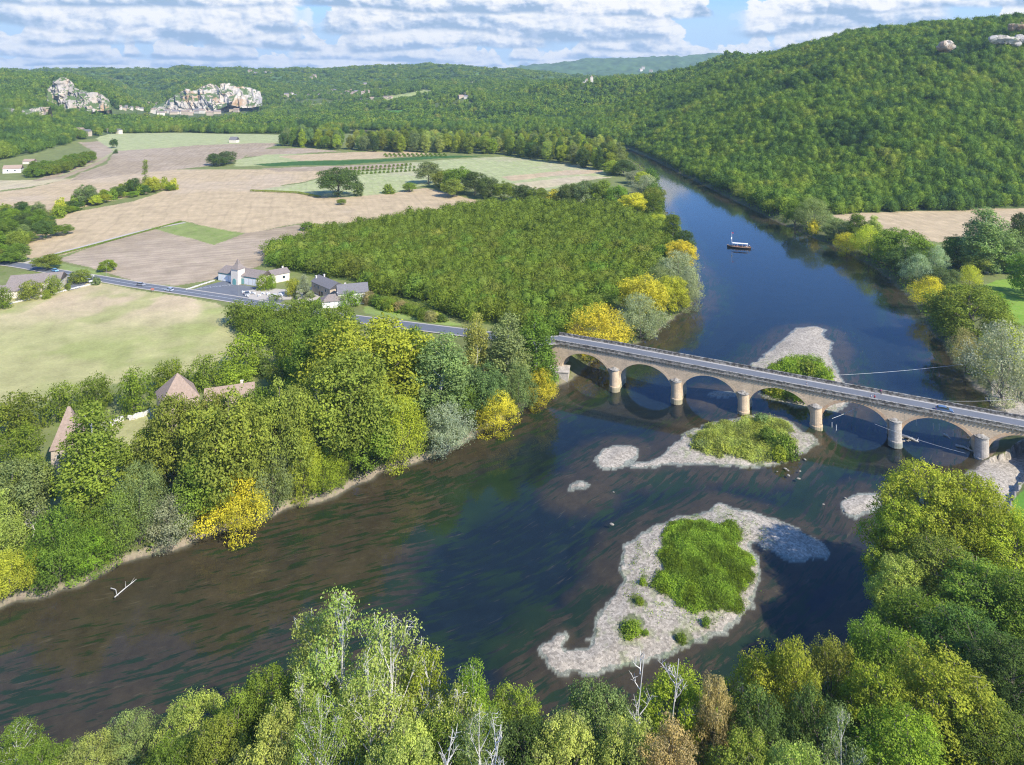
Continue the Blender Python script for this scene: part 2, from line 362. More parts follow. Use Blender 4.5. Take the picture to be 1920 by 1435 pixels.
dmax = .85+1.15*sstep(.0, .14, UU+(fbm(XX/30, YY/30, 47, 3)-.5)*.35+.12)*sstep(95, 130, YY)+1.3*sstep(205, 270, YY)
bed = -np.minimum(dmax, .08+.11*np.maximum(dR, 0))
bed += (fbm(XX*.12, YY*.3, 41, 3)-.5)*.5*sstep(.2, 1, -bed)
sh = np.where(dB < 0, -.05+.15*dB, .42*sstep(-.3, 5, dB)+(fbm(XX*.3, YY*.3, 8, 3)-.5)*.05)
bed = np.maximum(bed, sh)
bank = np.minimum(LZ, .05+.5*np.maximum(-dR, 0)); 
GZ = np.where(dR > 0, bed, np.where(dB > 0, np.minimum(bank, .25+.06*dB+.05), bank))
def tz(X, Y):
    Y = np.maximum(np.asarray(Y, float), 43); return bil(GZ, (np.asarray(X)/Y-U0)/(U1-U0)*(NU-1), (np.log(Y)-V0)/(V1-V0)*(NV-1))
def gz(X, Y): return float(tz(np.array([X]), np.array([Y]))[0])
def look(G, X, Y): return bil(G, (X/Y-U0)/(U1-U0)*(NU-1), (np.log(Y)-V0)/(V1-V0)*(NV-1))
# ---------------------------------------------------------------- land cover (true colours of soil, stubble, grass, dry gravel; riverbed has painted depth)
PX = 960+CF*XX/YY; PY = HY+CF*(CH-PLAIN)/YY
jx = PX+(fbm(XX/14, YY/14, 51, 3)-.5)*7; jy = PY+(fbm(XX/20, YY/20, 61, 3)-.5)*3.0*np.clip(PY/500, .25, 1)
TAN = (.50, .38, .225); PLO = (.37, .285, .185); GRS = (.41, .385, .165); PAL = (.40, .41, .20); GRN = (.25, .29, .09); DGR = (.055, .13, .03); STR = (.50, .42, .25)
FIELDS = [ # name, colour, furrow strength, furrow bearing, outline in picture coordinates on the plain
 ('field', TAN, .5, .3, [(40, 455), (75, 415), (150, 395), (240, 380), (340, 348), (480, 345), (560, 352), (620, 372), (740, 362), (800, 352), (925, 384), (830, 405), (620, 420), (560, 420), (450, 440), (345, 415), (270, 432), (120, 478), (40, 487)]),
 ('field', TAN, .5, .2, [(-80, 372), (60, 352), (150, 330), (330, 318), (480, 318), (650, 322), (560, 343), (490, 354), (330, 352), (250, 368), (130, 395), (60, 412), (-80, 420)]),
 ('field', STR, .4, .2, [(-80, 340), (60, 338), (140, 334), (60, 350), (-80, 368)]),
 ('field', PLO, .9, 1.2, [(147, 268), (203, 264), (213, 284), (195, 305), (120, 335), (60, 340), (160, 305), (178, 285)]),
 ('field', PLO, .9, .25, [(200, 308), (215, 284), (380, 270), (500, 262), (520, 272), (460, 292), (450, 302), (375, 313), (220, 330), (130, 340), (150, 325)]),
 ('field', PAL, .3, .1, [(180, 262), (228, 251), (330, 249), (520, 253), (575, 270), (490, 268), (380, 272), (215, 284)]),
 ('field', PLO, .7, .1, [(480, 280), (575, 278), (640, 284), (560, 288), (460, 294)]),
 ('field', PAL, .3, .1, [(440, 300), (500, 290), (620, 288), (640, 296), (520, 310), (440, 312)]),
 ('field', TAN, .3, .1, [(520, 293), (640, 286), (760, 284), (820, 290), (700, 298), (560, 302)]),
 ('field', DGR, .3, .1, [(474, 308), (560, 303), (700, 300), (800, 293), (925, 292), (800, 299), (640, 309), (500, 312)]),
 ('field', PLO, .6, .1, [(490, 316), (640, 311), (760, 306), (745, 316), (640, 320), (520, 322)]),
 ('field', PAL, .5, .3, [(490, 355), (560, 345), (655, 322), (750, 317), (765, 306), (830, 300), (940, 294), (1060, 304), (1130, 318), (1140, 328), (1010, 362), (950, 350), (800, 346), (740, 362), (650, 370), (600, 368)]),
 ('field', TAN, .4, .1, [(940, 332), (1060, 320), (1130, 318), (1130, 324), (1040, 330), (960, 340)]),
 ('field', STR, .4, .1, [(955, 345), (1090, 330), (1150, 332), (1060, 345), (1010, 356)]),
 ('field', PLO, .9, 1.95, [(105, 488), (160, 468), (285, 428), (400, 458), (458, 438), (560, 422), (625, 424), (560, 452), (500, 480), (490, 498), (400, 525), (330, 536), (262, 530), (200, 512), (165, 500)]),
 ('field', GRN, .1, .2, [(283, 428), (347, 417), (458, 438), (402, 459)]),
 ('meadow', GRS, .15, .4, [(-300, 610), (0, 560), (130, 532), (180, 528), (262, 545), (340, 556), (425, 572), (436, 600), (480, 640), (470, 690), (330, 700), (240, 712), (120, 745), (0, 765), (-300, 860)]),
 ('field', TAN, .5, .0, [(1556, 404), (1620, 399), (1760, 396), (2100, 384), (2100, 425), (1920, 424), (1840, 440), (1760, 455), (1660, 432), (1600, 420)]),
 ('meadow', (.22, .33, .05), .1, .2, [(1830, 540), (1880, 522), (2100, 505), (2100, 640), (1930, 612), (1880, 605), (1850, 575)]),
 ('meadow', (.12, .25, .03), .1, .2, [(1872, 985), (1890, 950), (1930, 905), (2050, 870), (2200, 930), (2050, 1060), (1900, 1030)]),
 ('lawn', GRS, .0, .2, [(200, 800), (240, 785), (300, 772), (310, 810), (260, 850), (215, 850)]),
 ('lawn', (.26, .33, .09), .0, .2, [(680, 578), (700, 570), (760, 588), (870, 608), (860, 612), (760, 604), (690, 595)]),
 ('lawn', (.25, .30, .10), .0, .2, [(60, 498), (105, 492), (165, 505), (215, 516), (180, 522), (110, 508)])]
base = np.array((.20, .22, .075)); C = np.ones(XX.shape+(3,))*base
FUR = np.zeros(XX.shape); FC = np.zeros(XX.shape); GRV = np.zeros(XX.shape); BEDM = np.zeros(XX.shape); GRA = np.ones(XX.shape)*.8; PID = np.zeros(XX.shape, int)
flat = (hill < 2.5)
INF = np.zeros(XX.shape, bool)
for k, (nm, c, fs, ang, poly) in enumerate(FIELDS):
    p = chaikin(poly, 1) if nm != 'field' else np.array(poly, float); x0, y0 = p.min(0)-12; x1, y1 = p.max(0)+12
    rows = np.where((PY[:, 0] > y0) & (PY[:, 0] < y1))[0]
    if not len(rows): continue
    r0, r1 = rows[0], rows[-1]+1; ins = inpoly(jx[r0:r1], jy[r0:r1], p) & (dR[r0:r1] < 0)
    C[r0:r1][ins] = c; FUR[r0:r1][ins] = fs; FC[r0:r1][ins] = (XX[r0:r1]*math.cos(ang)+YY[r0:r1]*math.sin(ang))[ins]; GRA[r0:r1][ins] = .9 if c[1] > c[0] else .15
    PID[r0:r1][ins] = 10+k; INF[r0:r1][ins] = True
# worn, sun-bleached and lush patches
wear = fbm(XX/26, YY/60, 71, 4); patch = fbm(XX/60, YY/60, 81, 4)
def blend(mask, c, a):
    a = (a*mask)[..., None]; C[:] = C*(1-a)+np.array(c)*a
mead = (PID == 10+16)
blend(mead & (PY < 650), (.56, .43, .27), sstep(.50, .62, wear)*(1-sstep(560, 640, PY))*.9)
blend(mead, (.40, .37, .16), sstep(.45, .62, patch)*.8); blend(mead, (.30, .33, .10), sstep(.52, .68, fbm(XX/22, YY/22, 91, 4))*.6)
blend(INF & (FUR > .35), (.50, .40, .30), sstep(.5, .7, patch)*.35)
C *= (1+(fbm(XX/7, YY/7, 95, 3)-.5)*.3)[..., None]
FOR = ((hill > 2.5) | (PY < 251) | ((PX > 1215) & (PY < 402) & (dR < -3))) & ~INF & (dR < -3)
CLEAR = [[(700, 186), (730, 181), (800, 168), (820, 172), (770, 186), (730, 194)], [(858, 157), (900, 151.5), (930, 152.5), (880, 158)], [(720, 208), (755, 207), (760, 215), (730, 220)], [(655, 262), (708, 257), (708, 262), (660, 264)], [(495, 222), (560, 214), (600, 216), (540, 226)], [(560, 196), (640, 192), (650, 196), (580, 201)], [(690, 168), (735, 162), (745, 166), (700, 172)], [(345, 226), (400, 221), (420, 225), (370, 231)]]
def pix(X, Y, Z): return 960+CF*X/Y, HY+CF*(CH-Z)/Y
RPX, RPY = pix(XX, YY, GZ)
for p, c in zip(CLEAR, ((.33, .36, .14), (.55, .48, .28), (.12, .30, .06), (.5, .4, .28), (.40, .38, .13), (.34, .36, .14), (.42, .38, .2), (.3, .34, .12))):
    q = inpoly(RPX, RPY, p) & (YY > 1200) & (dR < 0); C[q] = c; FOR &= ~q
ff = (hill > 2.5) | (PY < 251)
blend(FOR, (.095, .125, .042), .9); 
fcol = np.where(YY > 2600, 1.0, 0.0)
blend(FOR, (.085, .145, .05), fcol*1.0); C[FOR & (YY > 2600)] *= (1+(fbm(XX/60, YY/60, 96, 4)-.5)*1.0)[..., None][FOR & (YY > 2600)]
# woodland floor under the river woods and along the banks
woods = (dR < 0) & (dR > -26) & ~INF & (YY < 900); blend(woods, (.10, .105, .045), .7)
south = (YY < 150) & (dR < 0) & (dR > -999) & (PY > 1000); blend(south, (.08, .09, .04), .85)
blend((dR < .6) & (dR > -1.6) & (dB < 0), (.34, .27, .20), (1-sstep(225, 260, YY))*.8)
# riverbed: gravel darkened with depth, light absorbed by the water painted into its colour
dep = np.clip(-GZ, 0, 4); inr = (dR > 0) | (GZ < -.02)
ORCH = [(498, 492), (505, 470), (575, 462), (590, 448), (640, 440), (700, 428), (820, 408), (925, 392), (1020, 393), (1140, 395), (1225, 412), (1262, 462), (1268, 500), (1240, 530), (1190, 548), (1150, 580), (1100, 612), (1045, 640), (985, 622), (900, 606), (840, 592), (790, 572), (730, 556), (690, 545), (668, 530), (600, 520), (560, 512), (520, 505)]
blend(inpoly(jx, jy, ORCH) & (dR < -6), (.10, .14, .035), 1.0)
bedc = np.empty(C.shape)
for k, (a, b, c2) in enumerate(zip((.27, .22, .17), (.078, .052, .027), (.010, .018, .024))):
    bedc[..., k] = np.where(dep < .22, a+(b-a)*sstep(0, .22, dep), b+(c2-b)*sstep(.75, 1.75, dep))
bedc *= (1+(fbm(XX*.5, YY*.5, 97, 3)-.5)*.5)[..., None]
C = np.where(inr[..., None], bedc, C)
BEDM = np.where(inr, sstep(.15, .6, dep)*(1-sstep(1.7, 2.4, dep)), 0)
gm = (dB > -.6) & (GZ > -.15); C[gm] = (.43, .375, .295); GRV[gm] = 1; C[gm] *= (1+(fbm(XX*.12, YY*.12, 98, 4)-.5)*.35)[..., None][gm]
vg = (dV > 0) & gm; blend(vg, (.14, .17, .06), np.ones(XX.shape)*.8); scat = gm & (dV > -7) & (dV < 0); blend(scat, (.24, .27, .12), sstep(.55, .7, fbm(XX*.8, YY*.8, 99, 3))*.5)
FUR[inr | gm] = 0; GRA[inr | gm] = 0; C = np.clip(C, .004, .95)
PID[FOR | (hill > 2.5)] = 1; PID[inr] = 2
bid = np.zeros(XX.shape, int)
for k, b in enumerate(BW): bid = np.where(poly_sd(XX, YY, b) > -3, k+1, bid)
PID[gm & (GZ > 0)] = 100+bid[gm & (GZ > 0)]; PID[PID == 100] = 0
# distance along and across the stream, for the weed beds
CL = [wp(x, y, 0) for x, y in chaikin([(-900, 1500), (-300, 1390), (0, 1310), (300, 1230), (600, 1140), (900, 1060), (1080, 960), (1230, 880), (1330, 800), (1400, 720), (1450, 640), (1480, 560), (1430, 480), (1350, 410), (1260, 350), (1195, 300)], 2, False)]
bs = np.full(XX.shape, 1e9); FS = np.zeros(XX.shape); FD = np.zeros(XX.shape); acc = 0
for (ax, ay), (bx, by) in zip(CL[:-1], CL[1:]):
    dx, dy = bx-ax, by-ay; L = math.hypot(dx, dy); t = np.clip(((XX-ax)*dx+(YY-ay)*dy)/(L*L), 0, 1); ex, ey = XX-ax-t*dx, YY-ay-t*dy; d = ex*ex+ey*ey
    k = d < bs; bs = np.where(k, d, bs); FS = np.where(k, acc+t*L, FS); FD = np.where(k, (dx*ey-dy*ex)/L, FD); acc += L
# ---------------------------------------------------------------- one sheet of ground, cut where its cover changes
gm_ = bpy.data.materials.new('ground'); gm_.use_nodes = True; g = NT(gm_.node_tree); g.n.clear()
at = g.new('ShaderNodeAttribute', attribute_name='Cov'); mk = g.new('ShaderNodeAttribute', attribute_name='Msk'); fl = g.new('ShaderNodeAttribute', attribute_name='Flw')
ms = g.new('ShaderNodeSeparateXYZ', {0: mk.outputs['Vector']}); fs_ = g.new('ShaderNodeSeparateXYZ', {0: fl.outputs['Vector']})
pos = g.new('ShaderNodeNewGeometry').outputs['Position']; flat_pos = g.new('ShaderNodeVectorMath', {0: pos, 1: (1, 1, 0)}, operation='MULTIPLY').outputs[0]
furw = g.m('SINE', g.m('MULTIPLY', g.m('ADD', fs_.outputs[2], g.m('MULTIPLY', g.noise(flat_pos, .02, 2), 14.0)), 1.1))
furn = g.m('MULTIPLY', furw, g.noise(flat_pos, .05, 3))
tram = g.m('MULTIPLY', g.m('MULTIPLY', g.smooth(g.m('SINE', g.m('MULTIPLY', g.m('ADD', fs_.outputs[2], g.m('MULTIPLY', g.noise(flat_pos, .015, 2), 20.0)), .42)), .93, 1.0), ms.outputs[0]), -.16)
c = g.scale(at.outputs['Color'], g.m('ADD', g.m('ADD', tram, 1.0), g.m('MULTIPLY', g.m('MULTIPLY', furn, ms.outputs[0]), .13)))
n1 = g.noise(flat_pos, .09, 5, .65); n2 = g.noise(flat_pos, .9, 4, .7); n3 = g.noise(flat_pos, 5.0, 3, .7)
c = g.scale(c, g.lin(n1, .3, .7, .86, 1.14)); c = g.scale(c, g.lin(n2, .3, .7, .86, 1.13)); c = g.scale(c, g.lin(n3, .3, .7, .88, 1.1))
c = g.mix(g.m('MULTIPLY', mk.outputs['Alpha'], g.smooth(g.noise(flat_pos, .22, 5, .7), .5, .66)), c, g.mix(1.0, c, (.72, .92, .5), 'MULTIPLY'))
vor = g.new('ShaderNodeTexVoronoi', {'Vector': flat_pos, 'Scale': 2.2}); peb = g.lin(g.new('ShaderNodeSeparateColor', {0: vor.outputs['Color']}).outputs[0], 0, 1, .62, 1.2)
c = g.mix(ms.outputs[1], c, g.scale(g.scale(c, peb), g.lin(n3, .3, .7, .8, 1.15)))
# weed beds combed out by the current
fv = g.xyz(g.m('MULTIPLY', fs_.outputs[0], .13), g.m('MULTIPLY', fs_.outputs[1], .80), 0)
fv2 = g.xyz(g.m('MULTIPLY', fs_.outputs[0], .022), g.m('MULTIPLY', fs_.outputs[1], .07), 4)
wd = g.noise(fv, 1.0, 5, .62, .2); ar = g.noise(fv2, 1.0, 3, .55, .3)
wm = g.m('MULTIPLY', g.smooth(g.m('ADD', wd, g.m('MULTIPLY', g.m('SUBTRACT', ar, .5), .8)), .505, .56), ms.outputs[2])
weed = g.mix(g.noise(flat_pos, .12, 2), (.008, .022, .010), (.03, .055, .014))
strk = g.noise(g.xyz(g.m('MULTIPLY', fs_.outputs[0], .16), g.m('MULTIPLY', fs_.outputs[1], 1.3), 9), 1.0, 4, .6, .25)
c = g.mix(g.m('MULTIPLY', g.smooth(strk, .60, .72), g.m('MULTIPLY', ms.outputs[2], .45)), c, (.20, .145, .085))
c = g.mix(g.m('MULTIPLY', wm, .93), c, weed)
bp = g.new('ShaderNodeBump', {'Strength': .5, 'Distance': .16, 'Height': g.m('ADD', n2, g.m('MULTIPLY', n3, .4))})
pb = g.new('ShaderNodeBsdfPrincipled', {'Base Color': c, 'Roughness': .92, 'Normal': bp.outputs[0]}); pb.inputs['Specular IOR Level'].default_value = .15
go = g.new('ShaderNodeOutputMaterial', {0: pb.outputs[0]})
idx = np.arange(NU*NV).reshape(NV, NU)
q = np.stack([idx[:-1, :-1], idx[:-1, 1:], idx[1:, 1:], idx[1:, :-1]], -1).reshape(-1, 4)
fid = PID[:-1, :-1].ravel()
V_ = np.stack([XX, YY, GZ], -1).reshape(-1, 3)
Cf = np.concatenate([C, np.ones(XX.shape+(1,))], -1).reshape(-1, 4); Mf = np.stack([FUR, GRV, BEDM, GRA], -1).reshape(-1, 4); Ff = np.stack([FS, FD, FC], -1).reshape(-1, 3)
NAMES = {0: ('ground', 'grassy valley floor and river banks'), 1: ('hillside', 'wooded hills round the valley'), 2: ('river_bed', 'brown riverbed with trailing green weed seen through the water')}
BARL = ['large pale gravel island with green growth in the middle of the lower river', 'pale gravel island with bushes just downstream of the bridge', 'pale gravel bar upstream of the bridge with a clump of bushes', 'small oval gravel bar left of the bushy island',
        'tiny gravel patch in the dark water', 'small gravel bar beside the tall trees on the right', 'gravel beach round the last pier', 'stony bank under the silver willow', 'little gravel shoal seen through the third arch']
for pid in np.unique(fid):
    f = q[fid == pid]; used = np.unique(f); rm = np.zeros(NU*NV, np.int64); rm[used] = np.arange(len(used))
    nm = NAMES[pid][0] if pid in NAMES else ('gravel_bar' if pid >= 100 else FIELDS[pid-10][0])
    me = fast_mesh(nm, V_[used], rm[f], [gm_], smooth=True)
    a = me.attributes.new('Cov', 'FLOAT_COLOR', 'POINT'); a.data.foreach_set('color', Cf[used].astype(np.float32).ravel())
    a = me.attributes.new('Msk', 'FLOAT_COLOR', 'POINT'); a.data.foreach_set('color', Mf[used].astype(np.float32).ravel())
    a = me.attributes.new('Flw', 'FLOAT_VECTOR', 'POINT'); a.data.foreach_set('vector', Ff[used].astype(np.float32).ravel())
    o = link(nm, me); tag(o, NAMES[pid][1] if pid in NAMES else (BARL[pid-101] if pid >= 100 else None), kind='structure')
# ---------------------------------------------------------------- water
wm_ = bpy.data.materials.new('water'); wm_.use_nodes = True; g = NT(wm_.node_tree); g.n.clear()
pos = g.new('ShaderNodeNewGeometry').outputs['Position']
wx = g.new('ShaderNodeMapping', {0: pos}); wx.inputs['Rotation'].default_value = (0, 0, -.5); wx.inputs['Scale'].default_value = (1, .45, 1)
r1 = g.noise(wx.outputs[0], 1.5, 3, .6, .6); r2 = g.noise(wx.outputs[0], .28, 3, .55, .8); calm = g.smooth(g.noise(wx.outputs[0], .035, 4, .6, .8), .38, .62)
hgt = g.m('ADD', g.m('MULTIPLY', r1, g.lin(calm, 0, 1, .25, 1.0)), g.m('MULTIPLY', r2, .8))
bp = g.new('ShaderNodeBump', {'Strength': .09, 'Distance': .10, 'Height': hgt})
bf = g.new('ShaderNodeNewGeometry').outputs['Backfacing']
fr = g.new('ShaderNodeFresnel', {'IOR': g.lin(bf, 0, 1, 1.33, 1/1.33), 'Normal': bp.outputs[0]})
gl = g.new('ShaderNodeBsdfGlossy', {'Color': (1, 1, 1, 1), 'Roughness': .06, 'Normal': bp.outputs[0]})
tr = g.new('ShaderNodeBsdfTransparent', {'Color': (.80, .86, .84, 1)})
mx = g.new('ShaderNodeMixShader', {0: fr.outputs[0], 1: tr.outputs[0], 2: gl.outputs[0]}); g.new('ShaderNodeOutputMaterial', {0: mx.outputs[0]})
wk = (dR > -4) & (YY > 60)
fk = (wk[:-1, :-1] | wk[1:, 1:] | wk[:-1, 1:] | wk[1:, :-1]) & (GZ[:-1, :-1] < .6); fk = fk[::3, ::3]
i3 = idx[::3, ::3]; qq = np.stack([i3[:-1, :-1], i3[:-1, 1:], i3[1:, 1:], i3[1:, :-1]], -1); fk = fk[:qq.shape[0], :qq.shape[1]]
qq = qq[fk]; used = np.unique(qq); rm = np.zeros(NU*NV, np.int64); rm[used] = np.arange(len(used)); vv = V_[used].copy(); vv[:, 2] = 0
tag(link('river', fast_mesh('river', vv, rm[qq], [wm_], smooth=True)), 'clear river bending through the valley under the bridge', kind='structure')

MB().box((0, 6150, 235), (21000, 12700, 482)).build('haze', hm); tag(bpy.data.objects['haze'], 'thin blue summer haze filling the valley', kind='stuff')
# ---------------------------------------------------------------- foliage
def leaf_material(name, inst=False):
    m = bpy.data.materials.new(name); m.use_nodes = True; g = NT(m.node_tree); g.n.clear()
    oi = g.new('ShaderNodeObjectInfo'); at = g.new('ShaderNodeAttribute', attribute_name='lf'); s = g.new('ShaderNodeSeparateXYZ', {0: at.outputs['Vector']})
    if inst:
        p1 = g.noise(g.new('ShaderNodeVectorMath', {0: oi.outputs['Location'], 1: (1, 1, 0)}, operation='MULTIPLY').outputs[0], .012, 3)
        r = g.m('ADD', g.m('MULTIPLY', g.m('SUBTRACT', oi.outputs['Random'], .5), .55), g.m('ADD', g.m('MULTIPLY', g.m('SUBTRACT', p1, .5), 1.9), .5))
        c = g.ramp(r, [(.04, (.075, .140, .040)), (.28, (.125, .215, .040)), (.52, (.178, .275, .038)), (.74, (.235, .320, .042)), (.93, (.290, .345, .050)), (1.0, (.285, .31, .065))])
    else:
        c = g.scale(oi.outputs['Color'], g.lin(oi.outputs['Random'], 0, 1, .88, 1.12))
    c = g.scale(c, g.lin(s.outputs[0], 0, 1, .62, 1.34))
    c = g.mix(g.m('MULTIPLY', s.outputs[1], .3 if inst else .5), c, g.mix(1.0, c, (1.3, 1.2, .75), 'MULTIPLY'))
    d = g.new('ShaderNodeBsdfDiffuse', {'Color': c}); t = g.new('ShaderNodeBsdfTranslucent', {'Color': g.mix(1.0, c, (1.15, 1.25, .55), 'MULTIPLY')})
    mx = g.new('ShaderNodeMixShader', {0: .33, 1: d.outputs[0], 2: t.outputs[0]}); g.new('ShaderNodeOutputMaterial', {0: mx.outputs[0]})
    return m
LEAF = leaf_material('foliage'); LEAFI = leaf_material('wood_foliage', True)
def simple(name, col, rough=.85, noise=None, amp=.25, spec=.2, metal=0.0, bump=0.0, col2=None):
    m = bpy.data.materials.new(name); m.use_nodes = True; g = NT(m.node_tree); g.n.clear()
    c = g.new('ShaderNodeRGB').outputs[0]; c.default_value = (*col, 1)
    nrm = None
    if noise:
        p = g.new('ShaderNodeNewGeometry').outputs['Position']; n = g.noise(p, noise, 5, .65); n2 = g.noise(p, noise*7, 3, .6)
        if col2: c = g.mix(g.smooth(n, .42, .62), c, col2)
        c = g.scale(c, g.lin(g.m('ADD', g.m('MULTIPLY', n, .6), g.m('MULTIPLY', n2, .4)), .3, .7, 1-amp, 1+amp))
        if bump: nrm = g.new('ShaderNodeBump', {'Strength': bump, 'Distance': .3, 'Height': g.m('ADD', n, n2)}).outputs[0]
    pb = g.new('ShaderNodeBsdfPrincipled', {'Base Color': c, 'Roughness': rough, 'Metallic': metal}); pb.inputs['Specular IOR Level'].default_value = spec
    if nrm: g.put(pb.inputs['Normal'], nrm)
    g.new('ShaderNodeOutputMaterial', {0: pb.outputs[0]}); return m
BARK = simple('bark', (.20, .17, .13), .9, 1.5, .4); BARKW = simple('pale_bark', (.56, .53, .47), .8, 2.0, .3)
def quads(P, N, s, asp, rng):
    """one leaf-spray face per point"""
    n = len(P); r = rng.normal(size=(n, 3)); t = np.cross(N, r); t /= np.linalg.norm(t, axis=1, keepdims=True)+1e-9; b = np.cross(N, t)
    s = (s*rng.uniform(.65, 1.35, n))[:, None]; t = t*s*.5; b = b*s*.5*asp; k = rng.uniform(.25, .75, (n, 1))
    V = np.stack([P-t, P-b*k*1.6+t*.1, P+t, P+b*(1-k)*1.6-t*.1], 1).reshape(-1, 3)
    return V, np.arange(4*n).reshape(n, 4)
PROF = {
 'round': lambda t: np.sqrt(np.clip(1-(2*t-.86)**2/1.30, .03, 1)),
 'poplar': lambda t: np.clip(.42+1.5*t, 0, 1)*np.sqrt(np.clip(1-((t-.25)/.78)**2, .02, 1))*.95+.05,
 'column': lambda t: np.sqrt(np.clip(1-(2*t-1)**4, .02, 1))*(1-.45*t),
 'cone': lambda t: np.clip(1.05-t, .05, 1)**.75,
 'low': lambda t: np.sqrt(np.clip(1-t**2.2, .03, 1))}
KIND = { # height, radius, crown start, profile, lobes, lobe size, clusters, leaves, leaf size, cluster spread, aspect
 'walnut': (9, 5.6, .08, 'round', 20, .34, 24, 10, .48, .45, .8),
 'orchard': (9, 5.6, .10, 'round', 18, .36, 20, 8, .58, .62, .8),
 'broad': (20, 7.5, .10, 'round', 40, .26, 46, 10, .44, .42, .8),
 'poplar': (26, 5.0, .05, 'poplar', 42, .32, 46, 9, .46, .45, .8),
 'willow': (11, 6.0, .04, 'round', 24, .30, 46, 11, .36, .40, .45),
 'column': (20, 2.0, .04, 'column', 16, .5, 26, 9, .40, .35, .8),
 'cone': (16, 4.6, .04, 'cone', 30, .28, 40, 10, .40, .40, .8),
 'bush': (3, 2.2, .0, 'low', 9, .42, 22, 9, .34, .25, .8),
 'near': (20, 7.0, .08, 'round', 50, .22, 60, 13, .26, .27, .75),
 'nearpoplar': (26, 5.2, .12, 'poplar', 50, .24, 48, 12, .26, .29, .75),
 'sparse': (24, 6.2, .15, 'poplar', 30, .20, 34, 11, .27, .34, .75),
 'hill': (11, 6.0, .12, 'round', 15, .38, 13, 7, .80, .85, .85),
 'far': (12, 7.0, .2, 'round', 8, .42, 9, 5, 2.3, 1.1, .9)}
PROTO = {}
def proto(kind, var):
    if (kind, var) in PROTO: return PROTO[kind, var]
    H, R, t0, prof, nl, lr, nc, nv, ls, sg, asp = KIND[kind]; rng = np.random.default_rng(sum(map(ord, kind))*13+var*101)
    f = PROF[prof]; Hc = H*(1-t0); L = []
    if prof == 'cone' or prof in ('poplar', 'column'): ts = rng.beta(1.15, 1.25, nl)
    else: ts = rng.beta(1.5, 1.2, nl)
    ph0 = rng.uniform(0, 6.28)
    for i, t in enumerate(sorted(ts)):
        a = ph0+i*2.39996+rng.normal()*.35; rr = float(f(np.array(t)))*R; lob = lr*R*rng.uniform(.72, 1.35)*(.6+.5*rr/R)
        rad = max(0, rr-lob*.75)*rng.uniform(.55, 1.12)*(1.14 if rng.random() < .25 else 1)
        L.append((rad*math.cos(a), rad*math.sin(a), H*t0+Hc*t*.93+.02*H, lob, lob*rng.uniform(.7, 1.0)*(1.35 if prof in ('poplar', 'column') else 1)))
    if prof in ('poplar', 'cone'): L.append((rng.normal()*.3, rng.normal()*.3, H*.95, lr*R*.45, lr*R*.9))
    L = np.array(L); P = []; N = []; A = []; 
    for lx, ly, lz, lo, lh in L:
        n = max(4, int(nc*(lo/(lr*R))**2)); d = rng.normal(size=(n, 3)); d /= np.linalg.norm(d, axis=1, keepdims=True)
        q = rng.uniform(.72, 1.12, (n, 1)); cpos = np.array((lx, ly, lz))+d*q*np.array((lo, lo, lh))
        # drop clusters buried in other lobes or in the middle of the crown
        dd = np.linalg.norm((cpos[:, None]-L[None, :, :3])/np.stack([L[:, 3], L[:, 3], L[:, 4]], 1)[None], axis=2); bur = (dd < .72).sum(1)
        keep = (bur == 0) | (rng.random(n) < .18); cpos, d = cpos[keep], d[keep]; n = len(cpos)
        if not n: continue
        cb = rng.random(n)
        p = np.repeat(cpos, nv, 0)+rng.normal(size=(n*nv, 3))*sg*np.array((1, 1, .8)); nn = np.repeat(d, nv, 0)*.9+rng.normal(size=(n*nv, 3))*.62+np.array((0, 0, .42))
        P.append(p); N.append(nn); lb = rng.random()
        A.append(np.stack([np.clip(.5+(lb-.5)*.5+(np.repeat(cb, nv)-.5)*.5+rng.normal(size=n*nv)*.14, 0, 1), np.clip((lb > .72)*.5+(np.repeat(cb, nv) > .8)*.6+rng.random(n*nv)*.25, 0, 1), np.zeros(n*nv)], 1))
    P = np.concatenate(P); N = np.concatenate(N); A = np.concatenate(A); N /= np.linalg.norm(N, axis=1, keepdims=True)
    P[:, 2] = np.maximum(P[:, 2], .15)
    V, F = quads(P, N, ls, asp, rng); A = np.repeat(A, 4, 0)
    if kind in ('hill', 'far', 'orchard'):
        u, v = np.meshgrid(np.linspace(0, 2*np.pi, 9)[:-1], np.linspace(.12, .92, 5)); rr = f(v)*R*(.40 if kind == 'orchard' else .58)
        cv = np.stack([rr*np.cos(u), rr*np.sin(u), H*t0+Hc*v], -1).reshape(-1, 3); b = len(V)
        cf = [(b+j*8+k, b+j*8+(k+1) % 8, b+(j+1)*8+(k+1) % 8, b+(j+1)*8+k) for j in range(4) for k in range(8)]+[(b+32, b+34, b+36, b+38)]
        V = np.vstack([V, cv]); F = np.vstack([F, np.array(cf)]); A = np.vstack([A, np.tile([.45, 0, 0], (len(cv), 1))])
    me = fast_mesh(kind+'_crown', V, F, [LEAFI if kind in ('hill', 'far') else LEAF])
    a = me.attributes.new('lf', 'FLOAT_VECTOR', 'POINT'); a.data.foreach_set('vector', A.astype(np.float32).ravel())
    # trunk and limbs
    tk = MB(); r0 = H*.016+.06; tr = [(0, 0, -.8)]; n = 6; w1, w2 = rng.normal()*.25, rng.normal()*.25
    for k in range(1, n+1): tr.append((w1*math.sin(k*1.1)*H/18, w2*math.sin(k*.9)*H/18, H*.86*k/n))
    tk.tube(tr, [r0*(1-.88*k/n) for k in range(n+1)], 6)
